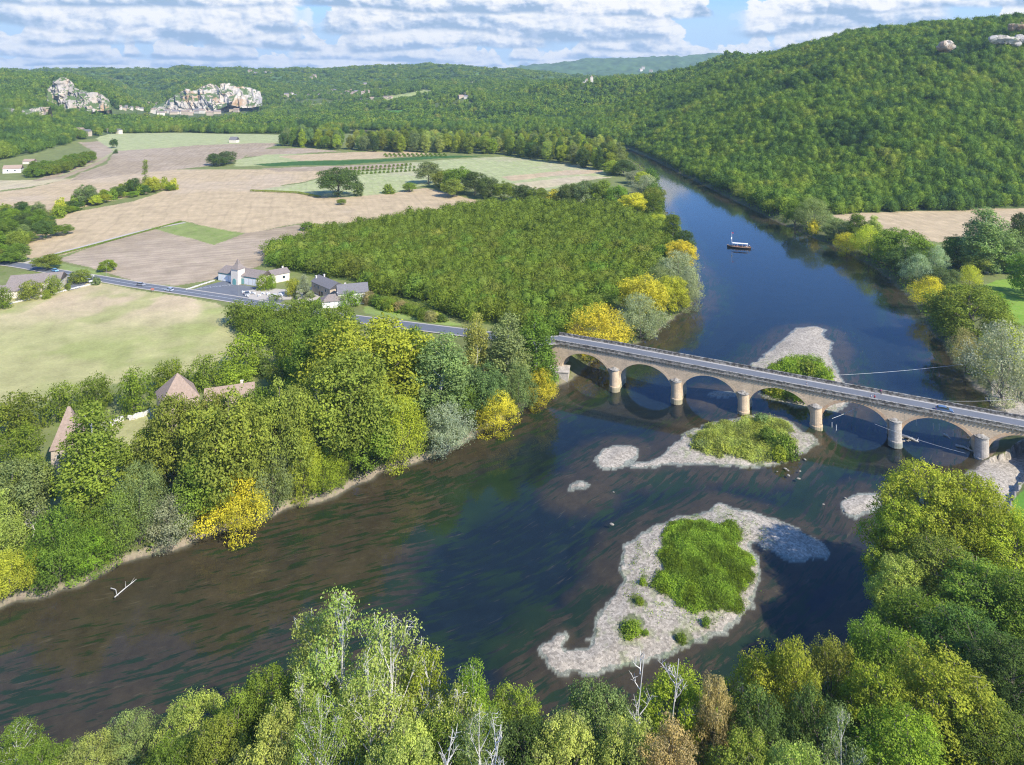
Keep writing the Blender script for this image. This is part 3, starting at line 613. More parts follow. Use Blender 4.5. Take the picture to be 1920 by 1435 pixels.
    if kind not in ('hill', 'far', 'orchard'):
        big = kind in ('near', 'nearpoplar', 'sparse')
        for (lx, ly, lz, lo, lh) in (L if big else L[::2]):
            rd = math.hypot(lx, ly); zs = max(H*t0*.7, lz-rd*.9-H*.08); zz = min(zs/(H*.86), .95)
            s0 = Vector((w1*math.sin(zz*6*1.1)*H/18, w2*math.sin(zz*6*.9)*H/18, zs)); e = Vector((lx, ly, lz)); mid = s0.lerp(e, .5)+Vector((0, 0, -.08*rd)); rb = r0*.42*(1-zz*.6)
            tk.tube([s0, mid, e], [rb, rb*.66, rb*.35], 4, False)
            if big:
                for _ in range(6 if kind == 'sparse' else 3):
                    v = Vector(rng.normal(size=3)); v.normalize(); v = Vector((v.x*lo, v.y*lo, abs(v.z)*lh*1.05)); tip = e+v
                    st = mid.lerp(e, rng.uniform(.3, 1)); kn = st.lerp(tip, .5)+Vector(rng.normal(size=3))*.35
                    tk.tube([st, kn, tip], [rb*.42, rb*.28, .035], 3, False)
    tm = tk.mesh(kind+'_trunk', BARKW if kind in ('sparse', 'poplar', 'nearpoplar') else BARK)
    PROTO[kind, var] = (me, tm); return me, tm
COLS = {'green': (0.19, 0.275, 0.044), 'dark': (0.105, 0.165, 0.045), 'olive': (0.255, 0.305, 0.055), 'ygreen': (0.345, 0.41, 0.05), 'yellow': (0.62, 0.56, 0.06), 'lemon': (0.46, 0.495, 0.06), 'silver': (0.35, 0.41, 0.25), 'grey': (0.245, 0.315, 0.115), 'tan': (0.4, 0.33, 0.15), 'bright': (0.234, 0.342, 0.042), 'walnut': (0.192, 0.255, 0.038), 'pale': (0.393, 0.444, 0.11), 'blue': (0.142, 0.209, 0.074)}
NAMEK = {'walnut': 'walnut_tree', 'broad': 'broadleaf_tree', 'poplar': 'poplar_tree', 'willow': 'willow_tree', 'column': 'slender_poplar', 'cone': 'conical_tree', 'bush': 'bush', 'near': 'broadleaf_tree', 'nearpoplar': 'poplar_tree', 'sparse': 'poplar_tree'}
NT_ = [0]
def tree(kind, X, Y, ztop, wid, colr, label, group=None, parts=True, name=None, z0=None, cat=None):
    H, R = KIND[kind][:2]; NT_[0] += 1; var = NT_[0] % (3 if kind in ('near', 'nearpoplar', 'sparse', 'broad', 'poplar') else 2)
    cm, tm = proto(kind, var); z = gz(X, Y)-.1 if z0 is None else z0
    c = COLS[colr] if isinstance(colr, str) else colr
    rz = (NT_[0]*2.399) % 6.283; sz = max(1.0, ztop-z)/H; sx = wid/(2*R)*1.02; nm = name or NAMEK[kind]; ct = cat or ('bush' if kind == 'bush' else 'tree')
    c = tuple(min(1, v*random.uniform(.92, 1.08)) for v in c)
    if parts:
        e = empty(nm, (X, Y, z), rz); e.scale = (sx, sx, sz); tag(e, label, ct, group)
        cr = link('crown', cm, e); cr.color = (*c, 1); link('trunk', tm, e)
    else:
        e = link(nm, cm, None, (X, Y, z), rz); e.scale = (sx, sx, sz); e.color = (*c, 1); tag(e, label, ct, group)
    return e
def ptree(kind, x, ybase, ytop, wpx, colr, label, group=None, parts=True, **k):
    """by the foot of the trunk on the plain"""
    X, Y = wp(x, ybase, 2.0); return tree(kind, X, Y, zat(ytop, Y), wpx*Y/CF, colr, label, group, parts, **k)
def dtree(kind, x, Y, ytop, wm, colr, label, group=None, parts=True, **k):
    """by distance, for the trees on the near slope whose feet are out of sight"""
    wm *= 1.22 if kind == 'near' else 1.05
    return tree(kind, (x-960)/CF*Y, Y, zat(ytop, Y), wm, colr, label, group, parts, **k)
# --- the far bank of the lower river, left to right: kind, x, foot, top, width, colour, label
for r in [
 ('willow', 20, 1105, 1035, 90, 'lemon', 'low yellow-green willow over the water at the far left bank'),
 ('willow', 112, 1082, 955, 120, 'green', 'rounded green willow overhanging the river at the far left'),
 ('willow', -10, 1060, 930, 110, 'pale', 'pale green tree cut by the left edge of the photo, by the river'),
 ('broad', 25, 1010, 850, 120, 'grey', 'grey-green ragged tree with bare pale branches near the left edge'),
 ('poplar', 172, 990, 756, 120, 'olive', 'tall thin-leaved tree with a bright white trunk, left of the lawn'),
 ('broad', 45, 985, 850, 105, 'olive', 'olive tree left of the white-trunked tree'),
 ('willow', 215, 1035, 925, 100, 'green', 'dark green willow right of the white-trunked tree by the water'),
 ('willow', 165, 1066, 1000, 90, 'bright', 'low bright bush-like willow below the white-trunked tree'),
 ('willow', 262, 1015, 870, 95, 'grey', 'grey-green willow below the lawn opening'),
 ('willow', 318, 1010, 935, 90, 'silver', 'pale grey willow close to the muddy bank'),
 ('broad', 325, 945, 742, 118, 'olive', 'tall olive tree in front of the small pyramid roof'),
 ('broad', 285, 935, 790, 95, 'olive', 'small-crowned olive tree beside the lawn'),
 ('broad', 425, 960, 714, 155, 'olive', 'broad olive tree in front of the long house roof'),
 ('broad', 380, 985, 850, 110, 'green', 'green tree under the broad olive ones at the river bank'),
 ('willow', 440, 983, 892, 125, 'yellow', 'round yellow tree on the bank below the olive trees'),
 ('broad', 525, 925, 695, 120, 'olive', 'olive-green tree right of the long roof, tall and narrow-topped'),
 ('willow', 512, 950, 840, 85, 'grey', 'grey-green willow right of the round yellow tree'),
 ('willow', 570, 928, 812, 60, 'lemon', 'narrow yellow-green tree right of the grey-green willow'),
 ('willow', 608, 915, 845, 75, 'ygreen', 'low yellow tree touching the river under the dead tree'),
 ('broad', 655, 880, 660, 175, 'olive', 'big dull olive tree in front of the great yellow-green one'),
 ('broad', 685, 800, 588, 215, 'ygreen', 'great yellow-green tree, the largest crown on the far bank'),
 ('broad', 745, 770, 640, 90, 'ygreen', 'yellow-green tree at the right shoulder of the largest crown'),
 ('broad', 690, 875, 760, 120, 'green', 'green tree below the dull olive one at the water'),
 ('willow', 640, 895, 800, 70, 'green', 'small green tree between the dead tree and the water'),
 ('willow', 755, 860, 745, 95, 'lemon', 'bright yellow-green tree hanging over the water'),
 ('broad', 592, 760, 600, 120, 'green', 'green tree left of the largest yellow-green crown'),
 ('poplar', 828, 800, 628, 110, 'grey', 'grey-green poplar with a pale forked trunk'),
 ('willow', 838, 838, 762, 100, 'silver', 'silver-green willow at the water below the poplars'),
 ('poplar', 775, 740, 612, 70, 'green', 'slender green tree just below the road'),
 ('poplar', 893, 752, 590, 62, 'pale', 'yellowish poplar left of the pair of tall poplars by the bridge'),
 ('broad', 905, 782, 672, 95, 'blue', 'dark bluish-green tree in the gap below the poplars'),
 ('poplar', 952, 752, 590, 82, 'grey', 'left one of the pair of tall poplars at the bridge head'),
 ('poplar', 1004, 738, 588, 88, 'green', 'right one of the pair of tall poplars, nearest to the bridge'),
 ('willow', 928, 797, 738, 88, 'yellow', 'low golden tree leaning over the river left of the bridge'),
 ('willow', 972, 768, 682, 70, 'grey', 'grey willow between the two golden trees left of the bridge'),
 ('willow', 1012, 752, 690, 66, 'yellow', 'golden tree at the water nearest the bridge'),
 ('broad', 870, 790, 700, 80, 'green', 'mid green tree behind the silver-green willow'),
 ('broad', 560, 860, 720, 90, 'olive', 'olive tree behind the dead tree'),
 ('broad', 398, 935, 722, 95, 'olive', 'olive tree covering the left half of the long house'), ('broad', 462, 925, 726, 90, 'green', 'green tree covering the right half of the long house'),
 ('broad', 480, 905, 728, 95, 'green', 'green tree between the two tall olive ones'),
 ]: ptree(*r, group='trees along the far bank of the lower river')
# --- walnut row along the meadow, gardens, rows below the road
k = 0
for x, b, t, wd, c in [(35, 815, 740, 80, 'walnut'), (112, 790, 722, 68, 'walnut'), (180, 768, 708, 64, 'walnut'), (250, 772, 695, 68, 'walnut'), (315, 740, 680, 62, 'walnut'), (383, 727, 670, 66, 'walnut'), (440, 722, 688, 70, 'ygreen'),
                       (45, 865, 800, 80, 'walnut'), (-50, 850, 760, 90, 'walnut')]:
    ptree('walnut', x, b, t, wd, c, ['first round walnut tree of the row below the meadow, at the left edge', 'walnut tree left of the pink-roofed tower house in the row below the meadow', 'walnut tree behind the white garden walls, left one', 'walnut tree just above the white garden walls',
      'walnut tree left of the small pyramid roof', 'walnut tree right of the small pyramid roof', 'low yellowish tree above the long house roof', 'walnut tree standing below the row, by the tower house', 'walnut tree cut off by the left edge below the meadow'][k], 'walnut trees below the meadow'); k += 1
ptree('walnut', 462, 700, 628, 92, 'bright', 'dark green round tree standing alone at the corner of the meadow', 'walnut trees below the meadow')
ptree('bush', 490, 700, 672, 40, 'dark', 'small dark bush right of the lone round tree')
k = 0
for x, b in [(448, 603), (472, 616), (496, 630), (522, 640), (548, 655), (575, 668), (500, 604), (528, 616), (556, 628), (585, 640), (612, 628), (560, 610), (590, 612), (640, 622), (545, 680), (575, 700), (530, 720)]:
    ptree('walnut', x, b+8, b-38-(8 if k > 9 else 0), 62, 'walnut' if k % 3 else 'green', 'walnut tree in the two rows between the road and the meadow', 'walnut rows below the road'); k += 1
# --- the golden and silver trees on the left bank above the bridge
for r in [
 ('willow', 1122, 660, 575, 122, 'yellow', 'big golden dome-shaped tree right behind the bridge parapet'), ('willow', 1085, 655, 610, 50, 'tan', 'half-bare brownish tree beside the golden dome by the bridge'),
 ('willow', 1200, 628, 555, 88, 'silver', 'silver willow at the water right of the big golden tree'), ('broad', 1208, 600, 508, 92, 'yellow', 'golden tree above the silver willow, second from the bridge'),
 ('willow', 1238, 555, 500, 62, 'grey', 'dull grey leafless-looking tree between golden ones'), ('broad', 1262, 580, 515, 62, 'lemon', 'yellow-green tree leaning to the river below the silver pair'),
 ('willow', 1292, 572, 508, 58, 'silver', 'silver willow furthest out over the water'), ('willow', 1272, 530, 472, 76, 'silver', 'broad silver willow above the outermost one'),
 ('broad', 1278, 500, 448, 56, 'yellow', 'golden tree at the orchard corner by the river'), ('poplar', 1262, 458, 398, 36, 'green', 'dark narrow tree on the river bank by the orchard'),
 ('broad', 1284, 478, 432, 42, 'dark', 'dark green tree on the bank above the golden corner tree'), ('broad', 1232, 425, 400, 42, 'lemon', 'small yellowish tree at the upper orchard corner'),
 ('poplar', 1226, 415, 358, 34, 'green', 'upright grey-green tree at the bend of the bank'), ('broad', 1190, 405, 362, 52, 'yellow', 'yellow tree at the end of the hedge by the river'),
 ('willow', 1212, 368, 330, 50, 'silver', 'silvery tree on the bank upstream of the yellow one'), ('broad', 1192, 345, 318, 40, 'silver', 'pale tree at the narrow end of the fields by the river'),
 ('broad', 1170, 330, 300, 44, 'dark', 'dark tree at the river end of the fields'), ('broad', 1150, 327, 300, 40, 'ygreen', 'yellowish tree beside the dark one at the river end'),
 ('broad', 1226, 392, 345, 40, 'olive', 'olive tree leaning over the upstream bank'), ('broad', 1205, 352, 322, 34, 'lemon', 'little yellow tree on the upstream bank')]:
    ptree(*r, group='trees on the orchard bank')
# --- right bank, upstream to downstream
for r in [
 ('willow', 1527, 432, 374, 70, 'grey', 'grey-green round tree at the foot of the wooded hill by the river'), ('bush', 1525, 437, 415, 26, 'yellow', 'small golden bush at the water under the grey-green tree'),
 ('broad', 1490, 425, 375, 45, 'green', 'green tree on the bank left of the grey-green round one'), ('broad', 1572, 450, 408, 52, 'grey', 'rounded tree at the left end of the pale field'),
 ('poplar', 1608, 458, 398, 36, 'green', 'upright green tree in front of the pale field'), ('poplar', 1638, 462, 405, 34, 'pale', 'yellowish upright tree in front of the pale field'),
 ('willow', 1588, 472, 438, 50, 'yellow', 'golden willow dipping into the river, left one'), ('willow', 1630, 482, 425, 66, 'lemon', 'spreading yellow tree on the right bank below the field'),
 ('willow', 1655, 488, 455, 30, 'silver', 'pale leafless tree in the right bank hedge'), ('broad', 1690, 500, 425, 95, 'green', 'broad green tree on the right bank'),
 ('broad', 1700, 520, 455, 70, 'dark', 'dark tree behind the silver willows of the right bank'), ('willow', 1722, 535, 478, 56, 'silver', 'silver willow in the middle of the right bank'),
 ('willow', 1752, 512, 462, 52, 'silver', 'second silver willow, behind the first on the right bank'), ('poplar', 1795, 500, 440, 60, 'green', 'green poplar left of the tallest clump on the right'),
 ('poplar', 1850, 512, 390, 84, 'grey', 'tallest poplar clump on the right bank'), ('poplar', 1895, 512, 430, 62, 'grey', 'poplar right of the tallest clump'), ('poplar', 1828, 512, 450, 50, 'pale', 'lower pale poplar in front of the tallest clump'),
 ('broad', 1915, 480, 400, 50, 'dark', 'dark tree at the right edge by the pale field'), ('broad', 1765, 545, 500, 60, 'blue', 'bluish tree in front of the poplars on the right'),
 ('willow', 1745, 580, 520, 64, 'yellow', 'ragged golden tree on the right bank, half its leaves gone'), ('willow', 1818, 545, 500, 50, 'lemon', 'small yellow-green tree at the corner of the bright green field'),
 ('broad', 1820, 640, 530, 128, 'olive', 'large dark olive tree overhanging the right bank'), ('broad', 1785, 610, 552, 70, 'green', 'green tree left of the large olive one'),
 ('willow', 1812, 690, 620, 60, 'tan', 'small golden-brown tree between the olive tree and the silver willow'), ('willow', 1838, 700, 655, 40, 'lemon', 'low yellow bush under the silver willow'),
 ('bush', 1905, 690, 630, 70, 'lemon', 'yellow-green bushes behind the silver willow at the right edge'), ('broad', 1860, 590, 545, 60, 'green', 'green tree at the edge of the bright green field'),
 ('broad', 1940, 560, 470, 80, 'green', 'green tree cut by the right edge beside the green field')]:
    ptree(*r, group='trees on the right bank')
t = ptree('willow', 1878, 738, 612, 118, 'silver', 'large silver willow with a pale stem on the lawn right behind the bridge', 'trees on the right bank')
# --- near slope and near bank
for r in [
 ('sparse', 645, 88, 1112, 13.0, 'pale', 'tall thin poplar full of white bare branches in the foreground'), ('sparse', 735, 86, 1152, 11.5, 'pale', 'second thin poplar with white branches, right of the tallest'),
 ('nearpoplar', 590, 93, 1140, 9.5, 'pale', 'leafy top left of the white-branched poplars'), ('nearpoplar', 800, 88, 1215, 8.5, 'ygreen', 'yellowish poplar right of the white-branched pair'),
 ('nearpoplar', 888, 84, 1236, 7.0, 'bright', 'dense bright green pointed tree beside the thin poplars'), ('near', 960, 88, 1278, 8.0, 'olive', 'olive-yellow tree right of the pointed one'),
 ('near', 985, 80, 1340, 8.0, 'dark', 'dark shaded tree below the gap of open water'), ('sparse', 690, 82, 1235, 10.0, 'pale', 'lower white-twigged poplar between the two thin poplars'), ('sparse', 850, 80, 1290, 9.0, 'pale', 'white-twigged tree below the yellowish poplar'), ('sparse', 560, 84, 1260, 8.0, 'pale', 'white-twigged tree at the lower left of the thin poplars'),
 ('near', 500, 92, 1255, 9.0, 'green', 'green tree left of the white-branched poplars'),
 ('near', 445, 88, 1300, 8.0, 'green', 'small dark green tree in the lower left group'), ('near', 365, 95, 1298, 8.5, 'pale', 'pale round-topped tree in the lower left group'),
 ('near', 405, 84, 1350, 7.5, 'olive', 'olive tree below the pale round one'), ('near', 245, 96, 1338, 8.0, 'grey', 'grey-green tree near the dark water at lower left'),
 ('near', 160, 92, 1385, 7.5, 'pale', 'low pale tree in the lower left corner group'), ('nearpoplar', 30, 97, 1358, 7.0, 'green', 'feathery green tree in the lower left corner'), ('near', 80, 92, 1392, 7.0, 'green', 'green tree second from the lower left corner'),
 ('near', 320, 84, 1385, 8.0, 'green', 'green tree cut by the bottom edge, lower left'), ('near', 520, 80, 1340, 9.0, 'pale', 'pale green tree at the feet of the thin poplars'), ('sparse', 600, 78, 1300, 8.0, 'olive', 'straggly tree at the bottom edge under the poplars'),
 ('near', 830, 78, 1330, 8.0, 'green', 'green tree below the yellowish poplar'), ('sparse', 900, 74, 1330, 8.5, 'grey', 'grey-green thin tree at the bottom edge in the middle'), ('near', 760, 74, 1350, 8.5, 'pale', 'pale green tree at the bottom edge left of the middle'),
 ('near', 1120, 86, 1272, 9.5, 'grey', 'grey-green tree below the tip of the gravel island'), ('near', 1060, 79, 1345, 8.5, 'pale', 'pale green tree at the bottom edge in the middle'), ('near', 1180, 78, 1340, 8.0, 'pale', 'pale tree right of the grey-green one at the bottom'),
 ('near', 1270, 88, 1245, 10.0, 'ygreen', 'yellowish tree among bare branches below the gravel island'), ('near', 1340, 84, 1262, 5.5, 'tan', 'small brownish tree right of the bare branches'), ('near', 1255, 76, 1355, 8.0, 'tan', 'reddish-brown tree at the bottom edge'),
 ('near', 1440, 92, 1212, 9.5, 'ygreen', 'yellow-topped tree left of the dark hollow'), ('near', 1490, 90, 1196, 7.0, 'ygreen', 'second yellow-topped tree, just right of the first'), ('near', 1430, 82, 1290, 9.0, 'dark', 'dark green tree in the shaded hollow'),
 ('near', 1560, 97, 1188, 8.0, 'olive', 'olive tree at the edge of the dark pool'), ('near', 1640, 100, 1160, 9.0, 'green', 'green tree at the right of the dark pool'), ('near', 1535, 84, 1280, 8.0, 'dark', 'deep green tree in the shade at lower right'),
 ('sparse', 1580, 78, 1330, 6.5, 'grey', 'thin grey tree at the bottom edge, lower right'), ('near', 1400, 76, 1375, 8.0, 'olive', 'olive tree at the bottom edge, right of the middle'), ('near', 1500, 74, 1385, 8.0, 'pale', 'pale tree at the bottom edge beside the thin grey one'),
 ('near', 1660, 86, 1240, 9.0, 'ygreen', 'yellow-green tree left of the bright one at lower right'), ('near', 1780, 84, 1235, 12.5, 'ygreen', 'wide bright yellow-green tree in the lower right corner area'), ('near', 1700, 78, 1330, 10.0, 'bright', 'bright green tree at the bottom edge on the right'),
 ('near', 1880, 80, 1330, 10.0, 'green', 'green tree in the lower right corner'), ('near', 1900, 92, 1200, 10.0, 'dark', 'dark tree above the lower right corner'),
 ('near', 1738, 137, 862, 17.0, 'ygreen', 'tall yellow-green tree reaching up towards the bridge, left top'), ('near', 1822, 134, 880, 15.0, 'ygreen', 'tall yellow-green tree right of the tallest top'), ('near', 1700, 134, 935, 12.0, 'ygreen', 'yellowish side crown nearest to the small gravel bar'),
 ('near', 1900, 128, 962, 15.0, 'ygreen', 'golden-green crown at the right edge beside the lawn'), ('near', 1770, 122, 1010, 16.0, 'olive', 'olive crown below the tall yellow-green ones'), ('near', 1690, 121, 1045, 10.0, 'pale', 'pale grey-green crown over the dark pool on the right'),
 ('near', 1850, 112, 1060, 15.0, 'green', 'deep green crown on the right slope'), ('near', 1740, 108, 1115, 13.0, 'green', 'green crown below the pale one on the right slope'), ('near', 1930, 108, 1080, 12.0, 'green', 'green crown cut by the right edge'),
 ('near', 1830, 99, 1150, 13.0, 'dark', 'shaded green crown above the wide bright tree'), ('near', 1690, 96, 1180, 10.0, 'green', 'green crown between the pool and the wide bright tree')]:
    dtree(*r, group='trees on the near bank and slope')
def snag(x, Y, ytop, wm, label, dead=True, n=9, seed=1):
    n += 5
    X = (x-960)/CF*Y; z = gz(X, Y)-.2; h = zat(ytop, Y)-z; rng = np.random.default_rng(seed); mb = MB(); r0 = .17
    mb.tube([(0, 0, 0), (.5, .1, h*.4), (-.3, -.3, h*.7), (.5, 0, h*.95)], [r0, r0*.7, r0*.35, .05], 6)
    e = empty('dead_tree', (X, Y, z)); tag(e, label, 'tree', 'dead trees'); mb.build('trunk', BARKW, e); b = MB()
    for i in range(n):
        zs = h*rng.uniform(.35, .9); a = rng.uniform(0, 6.28); L = wm*.5*rng.uniform(.6, 1.1)*(1.15-zs/h*.5)
        p = Vector((0, 0, zs)); d = Vector((math.cos(a), math.sin(a), rng.uniform(.7, 1.5))).normalized(); m1 = p+d*L*.5; tip = m1+(d+Vector((0, 0, .5))).normalized()*L*.6
        b.tube([p, m1, tip], [.08, .05, .02], 4)
        for _ in range(7):
            s = p.lerp(tip, rng.uniform(.4, .95)); v = Vector(rng.normal(size=3)).normalized()*L*.35; v.z = abs(v.z)+.3; b.tube([s, s+v*.6, s+v], [.035, .025, .012], 3)
    b.build('branches', BARKW, e); return e
snag(1200, 84, 1205, 6, 'bare whitish dead tree in front of the gravel island, left one', seed=3); snag(1265, 85, 1215, 6, 'bare whitish dead tree in front of the gravel island, right one', seed=4, n=7)
snag(598, 185, 725, 8, 'dead grey tree standing among green ones on the far bank', seed=6, n=14); snag(60, 155, 960, 8, 'bare white-limbed tree at the left edge', seed=7, n=14)
snag(840, 72, 1350, 5, 'bare branches poking up at the bottom edge, left', seed=8, n=10); snag(930, 71, 1340, 5, 'bare branches poking up at the bottom edge, right', seed=9, n=10)
# --- orchard
ow = [wp(x, y, 2) for x, y in ORCH]; cth, sth = math.cos(-.42), math.sin(-.42); sp = 9.2; pts = []
for i in range(-70, 70):
    for j in range(-12, 96):
        a, b = i*sp, j*sp*.98; x = a*cth-b*sth+random.uniform(-3, 3); y = a*sth+b*cth+random.uniform(-3, 3); pts.append((x, y))
pts = np.array(pts); ins = inpoly(pts[:, 0], pts[:, 1], ow); pts = pts[ins]; pts = pts[np.argsort(pts[:, 1])]; print('ORCHARD', len(pts))
for i, (x, y) in enumerate(pts[:300]):
    h = random.uniform(8.4, 10.2); c = random.choice(['walnut', 'walnut', 'walnut', 'green', 'olive' if random.random() < .25 else 'walnut'])
    tree('orchard', x, y, 2+h, random.uniform(12.5, 14.5), c, 'walnut tree in the closed canopy of the orchard between the road and the river', 'walnut trees of the orchard', parts=False, name='walnut_tree')
# --- belts, clumps and hedges in the fields
def belt(poly, spacing, kind, hh, ww, cols, label, group, seed, jit=.35, parts=False, lim=200):
    P = [wp(x, y, 2) for x, y in poly]; A = np.array(P); x0, y0 = A.min(0); x1, y1 = A.max(0); rng = random.Random(seed); out = []
    y = y0
    while y < y1+spacing:
        x = x0
        while x < x1+spacing: out.append((x+rng.uniform(-jit, jit)*spacing, y+rng.uniform(-jit, jit)*spacing)); x += spacing
        y += spacing
    out = np.array(out); out = out[inpoly(out[:, 0], out[:, 1], P)]; out = out[np.argsort(out[:, 1])][:lim]
    WORD = {'olive': 'olive', 'pale': 'pale green', 'grey': 'grey-green', 'dark': 'dark green', 'ygreen': 'yellow-green', 'green': 'green', 'lemon': 'yellowish', 'bright': 'bright green', 'walnut': 'mid green'}
    for x, y in out:
        kk = kind if isinstance(kind, str) else rng.choice(kind); cc = rng.choice(cols); tree(kk, x, y, 2+rng.uniform(*hh), rng.uniform(*ww), cc, WORD[cc]+' '+(label.replace('tree', 'poplar', 1) if kk == 'poplar' else label.replace('tree', 'bush', 1) if kk == 'bush' else label), group, parts=parts)
    return len(out)
n_ = 0
n_ += belt([(646, 283), (700, 268), (1040, 268), (1172, 305), (1150, 327), (1080, 312), (950, 292), (850, 289), (740, 287)], 17, ['poplar', 'broad', 'poplar'], (21, 30), (12, 17), ['olive', 'olive', 'green', 'pale', 'grey', 'dark', 'ygreen'], 'tall tree in the long belt behind the fields', 'trees of the long belt behind the fields', 1)
n_ += belt([(528, 275), (545, 262), (600, 262), (640, 268), (638, 284), (590, 278)], 15, ['poplar', 'broad'], (20, 30), (12, 16), ['green', 'grey', 'dark', 'ygreen'], 'tree in the dark group at the top edge of the fields', 'trees at the top edge of the fields', 2)
n_ += belt([(50, 333), (60, 322), (110, 312), (170, 295), (178, 305), (120, 325), (62, 336)], 9, 'broad', (9, 13), (9, 13), ['walnut', 'green'], 'round-topped tree in the thick hedge at the left edge of the ploughed fields', 'trees of the thick left hedge', 3)
n_ += belt([(78, 408), (140, 385), (230, 360), (330, 348), (335, 355), (240, 372), (140, 397), (85, 418)], 8.5, ['broad', 'bush', 'broad'], (4, 10), (7, 11), ['green', 'ygreen', 'dark', 'lemon', 'bright'], 'hedge tree in the strip running down to the left through the stubble', 'trees of the stubble-field hedge', 4)
n_ += belt([(-60, 420), (60, 398), (80, 415), (150, 440), (75, 452), (45, 470), (40, 490), (-60, 520)], 11, ['broad', 'broad', 'poplar'], (7, 15), (9, 13), ['green', 'dark', 'olive', 'bright', 'grey'], 'tree in the wood at the left edge above the road', 'trees at the left edge', 5)
for r in [('column', 272, 355, 298, 13, 'olive', 'single slender poplar rising out of the hedge in the stubble'), ('broad', 160, 385, 342, 38, 'grey', 'loose grey-green tree at the left part of the stubble hedge'), ('broad', 252, 366, 334, 26, 'dark', 'small dark tree left of the slender poplar'), ('broad', 285, 360, 330, 26, 'lemon', 'yellow tree at the foot of the slender poplar'),
          ('broad', 633, 368, 308, 78, 'dark', 'big dark round tree standing alone among the fields'), ('bush', 672, 368, 345, 26, 'dark', 'dark bush right of the lone big round tree'), ('bush', 728, 363, 347, 24, 'green', 'isolated bush by the pale meadow strip'), ('broad', 768, 360, 340, 24, 'green', 'small tree left of the long dark hedge'),
          ('broad', 400, 310, 288, 30, 'dark', 'left tree of the clump in the ploughed field'), ('broad', 425, 308, 282, 34, 'blue', 'right tree of the clump in the ploughed field'), ('broad', 412, 312, 292, 28, 'dark', 'front tree of the clump in the ploughed field'),
          ('broad', 803, 345, 303, 50, 'grey', 'pale-topped tree at the left end of the dark hedge'), ('broad', 835, 352, 318, 48, 'olive', 'second tree of the dark hedge'), ('broad', 862, 360, 308, 62, 'green', 'tall rounded tree in the middle of the dark hedge'),
          ('broad', 890, 366, 322, 50, 'dark', 'dark tree right of the rounded one in the hedge'), ('broad', 915, 372, 330, 46, 'dark', 'dark tree in the right part of the hedge'), ('broad', 945, 376, 336, 40, 'green', 'last tree of the dark hedge before the gap'),
          ('broad', 850, 370, 335, 44, 'olive', 'low olive tree in front of the dark hedge'), ('broad', 980, 376, 345, 42, 'dark', 'first tree right of the gap in the hedge'), ('broad', 1008, 380, 348, 38, 'green', 'second tree right of the gap in the hedge'),
          ('bush', 1038, 380, 358, 28, 'yellow', 'small golden tree in the hedge above the orchard'), ('broad', 1068, 385, 342, 44, 'dark', 'dark tree right of the small golden one'), ('broad', 1098, 388, 332, 44, 'grey', 'tall grey-green tree of the hedge above the orchard'),
          ('broad', 1130, 390, 338, 48, 'olive', 'olive tree of the hedge above the orchard'), ('broad', 1158, 394, 346, 48, 'green', 'green tree near the river end of the hedge'), ('broad', 640, 384, 372, 18, 'green', 'small bush on the hedge line below the lone tree'),
          ('broad', 90, 505, 478, 50, 'olive', 'round tree over the parked car beside the road'), ('broad', 201, 508, 487, 32, 'bright', 'single dark tree at the edge of the ploughed field by the road'), ('walnut', 150, 530, 508, 44, 'olive', 'clipped olive-green tree at the road junction'),
          ('walnut', 98, 552, 518, 36, 'olive', 'third roadside tree below the left house'), ('walnut', 54, 562, 528, 38, 'olive', 'second roadside tree below the left house'), ('walnut', 5, 578, 540, 40, 'walnut', 'roadside tree at the left edge below the house'),
          ('bush', 86, 560, 545, 14, 'olive', 'little round bush between the roadside trees'), ('bush', 127, 545, 533, 14, 'green', 'little bush on the low wall'), ('bush', 180, 533, 521, 18, 'grey', 'low grey bush where the side wall ends'),
          ('walnut', 492, 545, 516, 26, 'bright', 'bright green tree on the terrace, left one'), ('walnut', 508, 543, 517, 22, 'bright', 'bright green tree on the terrace, right one'), ('cone', 570, 560, 514, 30, 'silver', 'tall grey-green conifer in the garden of the farmhouse'), ('walnut', 548, 556, 524, 26, 'ygreen', 'yellow-green garden tree left of the tall conifer'),
          ('walnut', 655, 574, 547, 44, 'bright', 'green tree in front of the white gabled house'), ('bush', 580, 558, 545, 20, 'grey', 'grey garden bush at the foot of the conifer'),
          ('bush', 575, 432, 418, 30, 'green', 'left bush of the small group on the field corner'), ('bush', 592, 434, 421, 28, 'olive', 'right bush of the small group on the field corner'), ('broad', 213, 278, 258, 14, 'dark', 'small tree at the near end of the pale green field'), ('bush', 217, 288, 281, 9, 'dark', 'dot-like bush on the field track')]:
    ptree(*r, group='trees and bushes scattered in the fields')
for i in range(12): ptree('walnut', 645+i*15+random.uniform(-4, 4), 556+i*4.2+random.uniform(-3, 3), 533+i*4.6, 26, ['green', 'olive', 'walnut', 'tan'][i % 4], 'shrub-like tree in the garden strip between the orchard and the road', 'shrubs of the garden strip', parts=False)
for i in range(13): ptree('bush', 703+i*10.5+random.uniform(-3, 3), 573+i*2.4+random.uniform(-3, 3), 557+i*2.8, 26, ['dark', 'green', 'olive', 'lemon'][i % 4], 'bush of the dense hedge between the lawn and the orchard', 'bushes of the lawn hedge', parts=False)
for j in range(2):
    for i in range(14): ptree('bush', 722+i*8.5+j*3, 291.5+j*2.5-i*.05, 287.5+j*2.5, 6, 'green', 'young fruit tree in the two short rows at the field edge', 'young fruit trees in rows', parts=False, name='young_tree', cat='tree')
for j in range(3):
    for i in range(16): ptree('bush', 650+i*8+j*7, 318+j*5-i*.5, 314+j*5-i*.5, 6, 'green', 'thin young tree planted in lines in the pale meadow strip', 'young trees in the pale strip', parts=False, name='young_tree', cat='tree')
print('BELT', n_)
